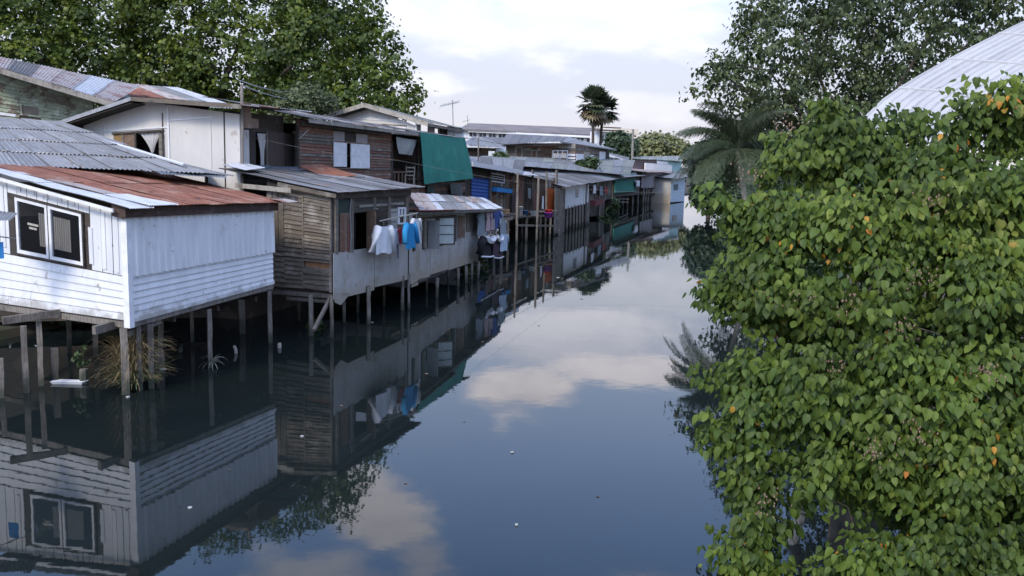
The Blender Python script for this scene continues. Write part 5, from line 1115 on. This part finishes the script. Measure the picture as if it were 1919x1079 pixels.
# bank undergrowth (nobody could count it)
def scrub(name, spots, n, size, mat, lab, cat):
    bl = [(x, y, z, r, r*f) for x, y, z, r, f in spots]; o = crown(name, bl, n, size, mat, None, clump=.6); tag(o, lab, cat, None, 'stuff')
sp_ = []
for i in range(40):
    y = 58+i*4.2; xx = np.interp(y, [36, 50, 66, 84, 104, 130, 200, 260], [11.5, 13.5, 16.5, 19.5, 24, 34, 71, 110]); sp_.append((xx+2.2+random.uniform(-.8, 1.5), y, 1.0, random.uniform(2.0, 3.4), random.uniform(.7, 1.0)))
for i in range(14):
    y = 24+i*2.6; xx = np.interp(y, [16, 24, 36, 50, 66], [7, 9.5, 11.5, 13.5, 16.5]); sp_.append((xx+1.6+random.uniform(-.4, 1.2), y, 1.0, random.uniform(1.2, 2.0), random.uniform(.7, 1.1)))
scrub('undergrowth', sp_, 42000, .3, lm_shrub, 'dense green undergrowth along the right bank of the canal', 'undergrowth')
sp_ = [(-14-random.uniform(0, 3), 30+i*3.0, .8, 1.8, .7) for i in range(6)]
sp_ += [(float(np.interp(y, [84, 104, 130, 200], [1, 6, 13, 44]))-.8-random.uniform(0, 2), y, .2, random.uniform(.5, .9), .6) for y in np.linspace(86, 150, 26)]
scrub('undergrowth', sp_, 16000, .3, lm_fard, 'dark weeds on the muddy left bank under the houses', 'undergrowth')
# arched white roof on the right
hr = thing('arched_hall', (16, 30, 0), 'hall with a large pale arched sheet metal roof at the upper right', 'building')
# barrel vault: axis runs away to the right; profile in a vertical plane
va, vb_ = atd(1628, 214, 24), atd(1919, 42, 27)
vdir = V3((.62, .785, 0)); prof = []
pA = V3(va); pB = V3(vb_)
N_ = 14
chord = V3((pB.x-pA.x, pB.y-pA.y, 0)); 
pts = []
for i in range(N_+1):
    s = -.12+1.5*i/N_; px = 1628+291*s; py = 214-172*(s**.80 if s > 0 else s*1.9); pts.append(atd(px, py, 24+3*s))
ax = V3((.95, -.30, 0)).normalized()
nst = 22; 
for k in range(nst):
    if k % 1 == 0:
        w0 = ax*(k*.42); w1 = ax*((k+1)*.42+.03); seg = B(); vs = []; uv = []
        for j, p in enumerate(pts):
            d_ = p+Z*0
            for (u, h) in ((0, .05), (.06, .05), (.10, 0), (.5, 0), (.54, .035), (.58, 0), (1, 0)): vs.append(p+w0*(1-u)+w1*u-Z*(.16*(k*.42)*.55)+V3((-.3, 0, .9))*h); uv.append((u*.4, j*.3))
        m = 7; fs = [(j*m+i, j*m+i+1, (j+1)*m+i+1, (j+1)*m+i) for j in range(N_) for i in range(m-1)]
        mk('roof_sheet', vs, fs, M('sheet_white_grey', (.43, .43, .435), (.36, .36, .37), (1, 1, 1), .8, (.29, .285, .275), 1.2, (.56, .8), rough=.5, rnd=.02, bump=0, uv=True, c4=(.36, .35, .33), c4s=5, c4r=(.72, .76)), hr, uvs=uv)
for sfrac in (3, 6, 9, 12):
    lp = B()
    for k in range(nst):
        p_a = pts[sfrac]+ax*(k*.42)-Z*(.16*(k*.42)*.55); p_b = pts[sfrac]+ax*((k+1)*.42)-Z*(.16*((k+1)*.42)*.55); dn = (pts[sfrac-1]-pts[sfrac]).normalized()*.05; up2 = V3((-.3, 0, .9))*.07
        lp.hexa([p_a, p_b, p_b+dn, p_a+dn, p_a+up2, p_b+up2, p_b+dn+up2*.9, p_a+dn+up2*.9])
    lp.build('sheet_lap', MATS['sheet_white_grey'], hr)
for k in (0, nst*.42): wallslab(pts[0]+ax*.2+ax*k*.9, pts[0]+ax*.2+ax*k*.9+V3((7, 6, 0)), .6, 5.0, wgrey, hr)
# ------------------------------------------------------------------ near tree on the right
nt_ = thing('leafy_tree', (6.6, 13.0, 0), 'near tree with broad heart shaped leaves filling the right side, a few leaves orange', 'tree')
tb0 = atz(1478, 1032, -.1); tb1 = atd(1503, 955, 13.2)
tube('trunk', [tb0, V3(tb1)*.55+V3(tb0)*.45, tb1, atd(1560, 800, 13.6), atd(1620, 600, 13.6), atd(1650, 420, 13.8), atd(1640, 280, 14)], [.085, .08, .075, .07, .06, .05, .03], barkp, nt_, 9, .08)
tube('trunk', [V3((7.2, 14.6, .3)), atd(1760, 900, 14), atd(1780, 640, 14), atd(1800, 420, 14)], [.13, .11, .09, .05], barkp, nt_, 9, .08)
NB = [(1480, 420, 12.8, 95), (1400, 395, 12.8, 55, .7), (1345, 365, 12.7, 32, .6), (1560, 320, 13.2, 110), (1640, 300, 13.2, 90), (1555, 225, 13.3, 36, 1.2), (1553, 178, 13.2, 17, 1.8), (1760, 290, 13.0, 110), (1860, 240, 13.0, 90), (1930, 250, 13, 110), (1480, 300, 13.6, 55),
      (1600, 440, 12.2, 110), (1750, 440, 12.2, 130), (1880, 430, 12.2, 130), (1420, 520, 12.6, 75), (1375, 560, 12.6, 55, .7), (1345, 530, 12.6, 38, .7), (1520, 560, 12.2, 110), (1650, 590, 11.8, 120), (1810, 600, 11.8, 130), (1930, 600, 11.8, 110),
      (1430, 680, 12.3, 85), (1365, 690, 12.4, 52, .8), (1540, 720, 11.8, 110), (1690, 740, 11.5, 120), (1850, 760, 11.4, 130), (1950, 760, 11.4, 90), (1440, 790, 12.0, 80), (1365, 800, 12.2, 50, .8), (1560, 860, 11.5, 95), (1680, 890, 11.2, 105), (1810, 900, 11.1, 120), (1920, 900, 11.1, 100),
      (1405, 880, 12.0, 50), (1420, 960, 11.9, 60), (1395, 1020, 11.9, 60), (1600, 970, 11.2, 60), (1620, 1040, 11.2, 80), (1740, 1020, 11.0, 100), (1870, 1030, 11.0, 110), (1450, 1075, 11.8, 45), (1560, 1085, 11.4, 50), (1700, 180+50, 13.6, 30), (1740, 900, 12.2, 90), (1860, 920, 12.2, 110), (1640, 900, 12.3, 70), (1920, 960, 11.8, 80), (1560, 800, 12.6, 80), (1500, 600, 13.2, 90)]
bl = np.array([pb(*b) for b in NB])
def leaf_tpl(fold=.12, curl=.16):
    xs = [(0, .0, .0), (-.22, .03, fold*.7), (.22, .03, fold*.7), (-.37, .30, fold), (.37, .30, fold), (0, .32, 0), (-.31, .60, fold*.6-curl*.4), (.31, .60, fold*.6-curl*.4), (0, .64, -curl*.4), (0, 1.0, -curl*1.3)]
    fs = [(0, 5, 3), (0, 3, 1), (0, 4, 5), (0, 2, 4), (5, 8, 6), (5, 6, 3), (5, 7, 8), (5, 4, 7), (8, 9, 6), (8, 7, 9)]
    return xs, fs
# twig tips on the crown surface
nt2 = 6000; w = (bl[:, 3]*bl[:, 4]); w = w/w.sum(); bi = rng.choice(len(bl), nt2, p=w)
d = sphere_pts(nt2); d[:, 1] = np.where(d[:, 1] > .35, -d[:, 1], d[:, 1])
rr = rng.choice([1.0, .78, .5, .25], nt2, p=[.45, .27, .16, .12])*rng.uniform(.92, 1.12, nt2)
tp_ = bl[bi, :3]+d*np.stack([bl[bi, 3], bl[bi, 3]*.8, bl[bi, 4]], 1)*rr[:, None]
def lowf(P, sc, seed):
    r_ = np.random.default_rng(seed); v = 0
    for k in range(7): kk = r_.normal(size=3)*sc; v = v+np.sin(P@kk+r_.random()*6.28)
    return v/2.6
keep = (lowf(tp_, 2.6, 3) > -.28) | (rr < .72)
for b in bl: keep &= (np.linalg.norm((tp_-b[:3])/np.array([b[3], b[3]*.8, b[4]]), axis=1) > .22) | (rr < .3)
tp_, d = tp_[keep], d[keep]
C, N, T, S, R = [], [], [], [], []
for p, dd in zip(tp_, d):
    k = rng.integers(6, 12); out = np.array([dd[0], dd[1]-.35, dd[2]*.4]); out /= np.linalg.norm(out); tint = rng.random()*.6; org = rng.random() < .028; big = rng.uniform(.6, 1.12); tint = max(0, min(.6, tint*.7+.12*float(lowf(p[None], 1.6, 9)[0])))
    side = np.cross(out, [0, 0, 1]); side /= max(np.linalg.norm(side), 1e-3)
    for j in range(k):
        a = (j/(k-1)-.5)*2; s_ = a*rng.uniform(.8, 1.1)
        C.append(p+side*s_*.20+out*rng.uniform(-.08, .10)+np.array([0, 0, rng.uniform(-.13, .10)-.04*abs(a)]))
        T.append(out*rng.uniform(.1, .7)+side*s_*.55+np.array([0, 0, -rng.uniform(.7, 1.3)])); N.append(out*1.0+np.array([0, 0, rng.uniform(.25, .9)])+rng.normal(size=3)*.42)
        S.append(.143*big*rng.uniform(.7, 1.15)); R.append(rng.uniform(.965, 1) if org and rng.random() < .45 else min(.962, tint+rng.random()*.38))
C, N, T, S, R = map(np.array, (C, N, T, S, R)); S = np.where(R > .963, S*.72, S)
# the 300 leaves nearest to the viewer and in view are objects of their own
rel = C-np.array(CAM); zf_ = rel@np.array(FW); pxs = CX+FPX*(rel@np.array(RT))/zf_; pys = CY-FPX*(rel@np.array(UP))/zf_
size = S/zf_; inv = (pxs > 1290) & (pxs < 1915) & (pys > 100) & (pys < 1075)
front = -C[:, 1]+size*40; order = np.argsort(np.where(inv, -front, 1e9))[:300]; sel = np.zeros(len(C), bool); sel[order] = True
var = rng.integers(0, 3, len(C))
for q, tpl_ in enumerate((leaf_tpl(), leaf_tpl(.26, .30), ([(x*.78, y*1.06, z) for x, y, z in leaf_tpl(-.05, .05)[0]], leaf_tpl()[1]))):
    k_ = (~sel) & (var == q); leafmass('foliage', C[k_], N[k_], T[k_], S[k_], *tpl_, lm_fore, nt_, 'stuff', R[k_])
tv, tf = leaf_tpl(); buck = {}
for i in order:
    kq = int(min(5, R[i]*6)) if R[i] < .963 else 6
    if kq not in buck:
        me = bpy.data.meshes.new('leaf'); me.from_pydata(tv, [], tf); me.materials.append(lm_fore); at = me.attributes.new('rnd', 'FLOAT', 'FACE'); at.data.foreach_set('value', [(.08, .25, .4, .6, .78, .92, .98)[kq]]*len(tf)); buck[kq] = me
    n_ = V3(N[i]).normalized(); t_ = V3(T[i]); t_ = (t_-n_*t_.dot(n_)).normalized(); x_ = t_.cross(n_); s_ = S[i]
    o = bpy.data.objects.new('leaf', buck[kq]); COL.objects.link(o); o.parent = nt_
    m_ = Matrix(((x_.x*s_, t_.x*s_, n_.x*s_, C[i][0]-6.6), (x_.y*s_, t_.y*s_, n_.y*s_, C[i][1]-13.0), (x_.z*s_, t_.z*s_, n_.z*s_, C[i][2]), (0, 0, 0, 1))); o.matrix_local = m_
# twigs inside the crown
tw_ = B()
for i in rng.choice(len(tp_), 420, replace=False):
    e = V3(tp_[i]); b_ = V3(bl[rng.integers(len(bl))][:3]); k = min(range(len(bl)), key=lambda q: (V3(bl[q][:3])-e).length); b_ = V3(bl[k][:3])+V3((.2, .5, -.3)); tw_.add(*tubev([b_, (b_+e)*.5+V3((random.uniform(-.1, .1), 0, .08)), e], [.014, .010, .004], 4))
tw_.build('twigs', bark, nt_, kind='stuff')
for (a, b) in (((1650, 430), (1480, 440)), ((1620, 600), (1430, 560)), ((1560, 800), (1380, 700)), ((1620, 600), (1760, 440)), ((1780, 640), (1900, 600)), ((1780, 800), (1640, 780)), ((1530, 880), (1400, 900)), ((1760, 900), (1640, 1000)), ((1640, 290), (1556, 180))):
    tube('branch', [atd(*a, 13.7), atd((a[0]+b[0])/2, (a[1]+b[1])/2-12, 13.4), atd(*b, 12.9)], [.035, .028, .012], bark, nt_, 6, .1)
# dry seed clusters
sc_ = B()
for (px, py, d_) in ((1478, 235, 12.8), (1400, 330, 12.4), (1690, 620, 11.2), (1590, 570, 11.4), (1730, 520, 11.2), (1560, 690, 11.4), (1720, 820, 10.7), (1640, 850, 10.8), (1850, 700, 10.7), (1440, 940, 11.4), (1520, 560, 11.6), (1750, 380, 11.6), (1450, 560, 12.0)):
    c = atd(px, py, d_)
    for k in range(26):
        e = c+V3((random.gauss(0, .11), random.gauss(0, .08), random.gauss(0, .08))); s = .013; sc_.add([e+V3((s, 0, 0)), e+V3((-s, 0, 0)), e+V3((0, s, 0)), e+V3((0, -s, 0)), e+V3((0, 0, s*1.6)), e-V3((0, 0, s*1.6))], [(0, 2, 4), (2, 1, 4), (1, 3, 4), (3, 0, 4), (2, 0, 5), (1, 2, 5), (3, 1, 5), (0, 3, 5)])
sc_.build('seed_clusters', M('seed_brown', (.26, .17, .12), (.16, .10, .07), rnd=0), nt_, kind='stuff')
# ------------------------------------------------------------------ washing and small things
def shirt(w, x0, y0, x1, y1, mat, label, o=.5, arms=.28, hang_=.0, seed=1, cat='shirt', name='shirt', sl=.45, tilt=0.0, group='washing hung out over the water', trim=None, depth=.16):
    """a shirt hung by its shoulders: body and two drooping sleeves, front and back layers with folds; pixel box x0 y0 x1 y1"""
    rs = random.Random(seed); tl, tr, bl_, br_ = w.pix(x0, y0, o), w.pix(x1, y0, o), w.pix(x0, y1, o), w.pix(x1, y1, o)
    Wd = (tr-tl).length; Hh = (tl-bl_).length; X = (tr-tl)/Wd; c = (tl+tr)/2; p1_, p2_ = rs.uniform(0, 6), rs.uniform(0, 6)
    nx, ny = 12, 9; vs = []; fs = []
    def layer(sg):
        k0 = len(vs)
        for j in range(ny+1):
            q = j/ny
            for i in range(nx+1):
                s = i/nx*2-1; hw_ = Wd*(.5-arms*.5)*(1+.12*q); sh = .12*Hh*abs(s)**1.5*(1-q) if q < .5 else 0
                neck = -.05*Hh*(1-abs(s)/.25) if (j == 0 and abs(s) < .25) else 0
                f = .035*math.sin(7*s+p1_+q*2)*q+.02*math.sin(13*s+p2_)*q+sg*depth*.5*(1-s*s)*(.4+.4*q)
                vs.append(c+X*(s*hw_+tilt*q*Wd)-Z*(q*Hh+sh-neck+.03*Hh*math.sin(4*s+p2_)*(q > .9))+w.n*f)
        for j in range(ny):
            for i in range(nx): a = k0+j*(nx+1)+i; fs.append((a, a+1, a+nx+2, a+nx+1) if sg > 0 else (a, a+nx+1, a+nx+2, a+1))
    layer(1); layer(-1)
    for sd in (-1, 1):
        a = c+X*sd*Wd*(.5-arms*.5)*.93-Z*Hh*.07; e = c+X*sd*Wd*.5-Z*Hh*sl+w.n*rs.uniform(-.03, .05)
        pts = [a-X*sd*.05*Wd, a*.6+e*.4+X*sd*.03*Wd, e]; r = Wd*arms*.27; v, f = tubev(pts, [r*1.05, r*.9, r*.95], 8, .08); k0 = len(vs); vs.extend(v); fs.extend([tuple(i+k0 for i in q_) for q_ in f])
    ob = mk(name, vs, fs, mat, None, smooth_=True); tag(ob, label, cat, group)
    if trim:
        v, f = tubev([c-X*Wd*.2+w.n*.11, c-X*Wd*.08-Z*Hh*.16+w.n*.14, c+X*Wd*.08-Z*Hh*.16+w.n*.14, c+X*Wd*.2+w.n*.11], Wd*.06, 5); mk('collar', v, f, trim, ob)
        v, f = tubev([c-X*Wd*.42-Z*Hh*.96+w.n*.08, c-Z*Hh*1.0+w.n*.1, c+X*Wd*.42-Z*Hh*.94+w.n*.08], Wd*.018, 4); mk('hem', v, f, trim, ob)
    hk, hf = tubev([c+Z*.02, c+Z*.10+X*.03, c+Z*.13, c+Z*.10-X*.03], .008, 4); mk('hanger', hk, hf, steel, ob)
    return ob
wht = cloth('cloth_white', (.78, .79, .82)); cream = cloth('cloth_cream', (.6, .58, .52)); red = cloth('cloth_red', (.42, .05, .06)); cyan = cloth('cloth_cyan', (.03, .27, .55)); blk = cloth('cloth_black', (.018, .018, .02), 0); gry = cloth('cloth_mid_grey', (.24, .28, .30)); pnk = cloth('cloth_pink', (.45, .32, .33)); nvy = cloth('cloth_navy', (.05, .08, .22)); mar = cloth('cloth_plum', (.07, .045, .06)); pale_b = cloth('cloth_pale_blue', (.42, .5, .6))
bp_ = tag(tube('bamboo_pole', [fw_.pix(712, 414, .45), fw_.pix(745, 407, .55), cw.pix(783, 399, .75)], [.024, .022, .018], wpale, None, 7), 'bamboo drying pole holding the white, red and blue washing', 'pole', 'drying poles')
shirt(fw_, 699, 423, 738, 476, wht, 'white long sleeved shirt, leftmost on the bamboo drying pole', .55, .34, seed=2, sl=.95, cat='shirt')
shirt(fw_, 731, 427, 749, 459, cloth('cloth_towel', (.66, .67, .74)), 'short pale towel shirt between the white and the red washing', .5, .12, seed=3, sl=.3, cat='towel')
shirt(fw_, 746, 426, 760, 457, red, 'small red shirt between the pale towel and the blue shirt', .55, .2, seed=4, sl=.3)
shirt(cw, 757, 417, 780, 466, cyan, 'bright blue shirt hanging from the bamboo drying pole', .75, .3, seed=5, sl=.8, tilt=.12)
shirt(cw, 771, 408, 789, 456, cloth('cloth_offwhite', (.66, .67, .68)), 'off white shirt at the right end of the bamboo drying pole', .7, .25, seed=6, sl=.5, tilt=.10)
tag(tube('strap', [fw_.pix(745, 455, .5), fw_.pix(746, 470, .5), fw_.pix(746, 484, .5)], .02, nvy, None, 5), 'dark blue strip dangling under the pale towel', 'strap', 'washing hung out over the water')
# second group, at the far end of the cement board house
lx = Wall.rows(gd(893, 440, 44.2), gd(958, 440, 49), 490, 488, 390, 390)
tag(tube('drying_pole', [lx.pix(890, 394, .4), lx.pix(945, 392, .6)], .02, wpale, None, 6), 'upper drying pole with grey, pink and blue shirts beyond the beige wall', 'pole', 'drying poles')
tag(tube('drying_pole', [lx.pix(912, 444, .5), lx.pix(955, 431, .8)], .025, wgrey, None, 6), 'lower drying pole carrying the black clothes', 'pole', 'drying poles')
shirt(lx, 894, 397, 918, 441, gry, 'long grey shirt, leftmost of the upper row beyond the beige wall', .45, .2, seed=11)
shirt(lx, 911, 394, 925, 432, pnk, 'pink shirt right of the long grey shirt', .55, .2, seed=12)
shirt(lx, 919, 394, 932, 430, cloth('cloth_rose_grey', (.34, .26, .28)), 'rose grey shirt in the middle of the upper row', .6, .2, seed=13)
shirt(lx, 925, 393, 938, 428, nvy, 'navy blue shirt at the right end of the upper row', .65, .2, seed=14)
shirt(lx, 931, 394, 942, 426, pale_b, 'pale blue shirt behind the navy one', .5, .2, seed=19)
shirt(lx, 898, 445, 932, 482, blk, 'black jacket with broad white collar on the lower pole', .7, .3, seed=15, cat='jacket', name='jacket', sl=.8, trim=wht)
shirt(lx, 922, 443, 944, 484, mar, 'dark plum shirt with a white hem right of the black jacket', .8, .2, seed=16, trim=wht)
shirt(lx, 938, 438, 953, 470, pale_b, 'pale striped shirt at the outer end of the lower pole', .9, .2, seed=17)
shirt(lx, 936, 412, 950, 442, gry, 'crumpled grey shirt above the outer end of the lower pole', .8, .2, seed=18)
for px, py in ((905, 500), (918, 497), (930, 495)): pass
# hanging curtain of clothes at the blue panel
hang_list = [((1193, 338), (1199, 338), (1199, 350), (1193, 349), trimw, 'small white cloth at the right edge of the teal panelled house')]
for a, b, c, d_, m, lab in hang_list: tag(hang('cloth', tw, [a, b, c, d_], m, 6, 5, .1, .6, 40), lab, 'cloth')
# stump posts, floating things
def stump(px, py, h, r, label, mat=wpost, lean=.1, grp='old post stumps in the water'):
    g = atz(px, py); dx, dy = random.uniform(-lean, lean), random.uniform(-lean, lean)
    o = tube('post_stump', [V3((g.x, g.y, -.4)), V3((g.x+dx*.5, g.y+dy*.5, h*.5)), V3((g.x+dx, g.y+dy, h))], [r, r*.95, r*.8], mat, None, 7, .12); return tag(o, label, 'post', grp)
stump(445, 662, .22, .05, 'short pale stump in open shadow right of the tufted post', wpale)
stump(524, 652, .14, .06, 'tiny pale stump just beyond the white house corner post', wpale)
stump(158, 718, .35, .12, 'low stump crowned with a small green plant under the white house')
stump(336, 660, .2, .06, 'thin stump far back in the dark under the white house')
stump(300, 690, .5, .12, 'square stump right behind the dry grass clump', lean=.03)
stump(1052, 524, .1, .05, 'dark nub sticking out of the water mid canal', wdark)
def tuft(px, py, z, n, h, spread, mat, label, cat, name, d=None, droop=.5, w=.012, grp=None, low=.4):
    g = atz(px, py); vs = []; fs = []
    for i in range(n):
        a = random.uniform(0, 6.28); r = random.uniform(0, spread*.5); b = V3((g.x+r*math.cos(a), g.y+r*math.sin(a), z*random.uniform(low, 1.1))); dv = V3((math.cos(a)*random.uniform(.2, 1), math.sin(a)*random.uniform(.2, 1), random.uniform(.2, 1.2))).normalized(); L_ = h*random.uniform(.5, 1.2); pts = [b]; p = b
        for k in range(4): p = p+dv*L_/4; pts.append(p); dv = (dv-Z*droop*random.uniform(.4, 1.3)).normalized()
        s = V3((-dv.y, dv.x, .1)).normalized()*w
        k0 = len(vs)
        for k, q in enumerate(pts): f = 1-k/5; vs += [q-s*f, q+s*f]
        fs += [(k0+2*k, k0+2*k+1, k0+2*k+3, k0+2*k+2) for k in range(4)]
    return tag(mk(name, vs, fs, mat), label, cat, grp)
straw = M('straw', (.28, .20, .10), (.16, .12, .06), (6, 6, 6), 3, (.10, .14, .05), 3, rnd=.1, bump=0)
grs = M('grass_blade', (.13, .17, .07), (.08, .12, .04), rnd=.1, bump=0)
a_ = tuft(250, 726, 1.05, 900, .62, 1.15, straw, 'big brown dry grass clump tangled round the front posts of the white house', 'grass clump', 'grass_clump', droop=.42, w=.009, low=.12)
g = atz(252, 730); vs = list(); 
tuft(250, 728, .35, 160, .45, .9, grs, 'green grass blades growing at the foot of the dry clump', 'grass', 'grass_tuft', droop=.5)
tuft(398, 686, .12, 26, .42, .15, M('pale_blade', (.3, .3, .24), rnd=0, bump=0), 'pale drooping weed growing from the foot of the middle post', 'weed', 'weed', droop=.6, w=.014)
sp1 = thing('shrub', tuple(atz(158, 715)), 'small leafy green plant on the low stump under the white house', 'plant'); c = atz(158, 700, .5); c = V3((sp1.location.x, sp1.location.y, .62)); tube('stem', [V3((c.x, c.y, .3)), c+Z*.15], [.012, .006], grs, sp1, 4)
crown('foliage', [(c.x, c.y, c.z, .17, .22)], 70, .11, lm_shrub, sp1, clump=.08, per=7, tpl=LF, kind=None)
for (px, py, r, lab) in ((590, 618, .18, 'small green weed clinging to the brace post of the plank house'), (878, 515, .5, 'green weeds growing between the far posts of the beige house'), (898, 508, .45, 'green weeds right of the last post of the beige house'), (1142, 396, 1.2, 'bushy weeds on the bank under the teal screened house'), (1210, 372, 1.3, 'low bush in the dark under the farthest stilt house')):
    g = atz(px, py); t_ = thing('shrub', (g.x, g.y, 0), lab, 'plant'); tube('stem', [V3((g.x, g.y, -.1)), V3((g.x, g.y, r*.8))], [.02, .01], grs, t_, 4); crown('foliage', [(g.x, g.y, r*.7, r, r*.8)], 420 if r < 1 else 1400, .10+.1*r, lm_shrub, t_, clump=.12+.1*r, per=10, kind=None)
# white plank boat scrap
c = atz(126, 719); mk_ = [(-.33, -.06, .0), (.36, -.04, .0), (.42, .05, .02), (-.30, .10, .02), (-.38, -.09, .06), (.40, -.07, .07), (.50, .06, .09), (-.34, .13, .08)]
tag(mk('plastic_tray', [c+V3(p) for p in mk_], HF, trimw), 'white plastic tray floating beside the leaning stump at lower left', 'tray')
for i, (px, py, s, lab) in enumerate(((960, 848, .035, 'white litter scrap floating in mid canal'), (968, 984, .03, 'thin pale litter scrap floating near the bottom centre'), (356, 952, .04, 'tiny pale speck floating on the house reflection'), (566, 818, .04, 'tiny white speck floating below the plank house'), (697, 604, .05, 'small white bit floating beside the broken panel post'), (306, 692, .10, 'flat pale scrap floating right of the dry grass clump'), (240, 744, .06, 'pale twig stub floating under the dry grass clump'), (1046, 520, .1, 'white bottle floating by the far bank reflection'))):
    c = atz(px, py, .004); vs = [c+V3((random.uniform(.7, 1)*s*math.cos(a*1.047), random.uniform(.5, .9)*s*math.sin(a*1.047), 0)) for a in range(6)]; vs = vs+[v+Z*.02 for v in vs]
    tag(mk('litter', vs, [tuple(range(5, -1, -1)), tuple(range(6, 12))]+[(k, (k+1) % 6, (k+1) % 6+6, k+6) for k in range(6)], cloth('litter_grey', (.42, .42, .40), 0)), lab, 'litter', 'litter floating on the canal')

# more clutter round the middle shacks
def crate(px, py, d, w, h, mat, label, cat='crate', name='crate'):
    c = atd(px, py, d); t_ = thing(name, tuple(c), label, cat, 'clutter on the platforms')
    for k in range(3): mk('slat', [c+V3((x*w/2, y, z)) for z, y in ((h*(k/3+.02), 0), (h*(k/3+.28), 0)) for x, y in ((-1, -w/2), (1, -w/2), (1, w/2), (-1, w/2))], HF, mat, t_)
    mk('base', [c+V3((x*w*.49, y*w*.49, z)) for z in (0, .03) for x, y in ((-1, -1), (1, -1), (1, 1), (-1, 1))], HF, mat, t_); return t_
crate(948, 404, 61, .5, .45, wmid, 'small brown slatted crate at the left end of the post platform')
crate(1000, 404, 64.5, .45, .35, bluegrey, 'blue grey crate in the middle of the post platform')
for px, y0, y1, w, m, lab in ((1016, 366, 392, 3, wht, 'narrow white towel hanging by the orange curtain'), (962, 360, 400, 7, mar, 'dark plum cloth hanging on the shack wall left of the first tall post'), (1000, 356, 392, 6, cloth('cloth_brown', (.16, .09, .07)), 'brown cloth hanging between the two tall platform posts'), (990, 352, 372, 5, gry, 'short grey cloth hanging above the brown crate side of the shack')):
    tag(hang('cloth', ew, [(px, y0), (px+w, y0+1), (px+w, y1), (px, y1-1)], m, 5, 5, .05, .45, px), lab, 'cloth', 'cloths hung on the brown shack')
for px, y0, y1, w, m, lab in ((1112, 346, 362, 5, wht, 'small white cloth hung on the brown wall right of the white panel'), (1124, 348, 366, 6, gry, 'small grey cloth hung on the brown wall beyond the white panel'), (1134, 350, 362, 4, red, 'tiny red cloth at the far end of the brown wall')):
    tag(hang('cloth', fw3, [(px, y0), (px+w, y0), (px+w, y1), (px, y1)], m, 5, 4, .05, .35, px), lab, 'cloth', 'cloths hung on the far brown wall')
# wooden chair on the upper landing beside the tarpaulin
cc = atd(768, 345, 43.2); ct = thing('chair', tuple(cc), 'pale wooden chair on the landing just left of the green tarpaulin', 'chair')
mk('seat', beamv(cc+V3((-.22, 0, .42)), cc+V3((.22, 0, .42)), .42, .04), HF, wpale, ct)
for a in (-1, 1):
    for b_ in (-1, 1): beam('leg', cc+V3((.2*a, .18*b_, 0)), cc+V3((.2*a, .18*b_, .42 if b_ < 0 else .85)), .04, .04, wpale, ct)
for k in range(2): beam('backrest_rail', cc+V3((-.2, .18, .6+.18*k)), cc+V3((.2, .18, .6+.18*k)), .02, .06, wpale, ct)
# cables strung between the house fronts
wire('cable', [fw_.pix(640, 366, .3), cw.pix(885, 392, .5)], .008, 'dark cable sagging under the eaves of the two middle houses', .15, wdark)
wire('cable', [cw.pix(885, 392, .5), atd(968, 326, 62), atd(1052, 349, 72)], .010, 'dark cable looping past the tall platform posts', .3, wdark)
wire('cable', [atd(895, 262, 62), atd(1080, 262, 96), atd(1186, 262, 143)], .014, 'dark cable from the thin roof pole to the tall utility pole', .5, wdark)
for i, (px, py, r) in enumerate(((800, 700, .06), (905, 640, .05), (1090, 560, .08), (1170, 470, .1), (760, 905, .04), (1120, 930, .04), (640, 760, .05), (870, 790, .03), (1010, 610, .05), (430, 880, .03))):
    c = atz(px, py, .006); a0 = random.uniform(0, 6)
    vs = [c+V3((r*random.uniform(.6, 1)*math.cos(a0+a*1.047), r*.5*math.sin(a0+a*1.047), 0)) for a in range(6)]; vs = vs+[v+Z*.008 for v in vs]
    tag(mk('floating_leaf', vs, [tuple(range(5, -1, -1)), tuple(range(6, 12))]+[(k, (k+1) % 6, (k+1) % 6+6, k+6) for k in range(6)], wmid), ['brown leaf adrift level with the blue shirt reflection', 'brown leaf adrift near the second clothes reflection', 'brown leaf adrift in the bright reach right of mid canal', 'brown leaf adrift far up the bright reach', 'brown leaf adrift low beside the cloud reflection', 'brown leaf adrift near the bottom, left of the bush', 'brown leaf adrift on the plank house reflection', 'brown leaf adrift in open water below the house reflections', 'brown leaf adrift by the bright edge of the house reflections', 'brown leaf adrift on the white wall reflection'][i], 'leaf', 'brown leaves adrift on the canal')
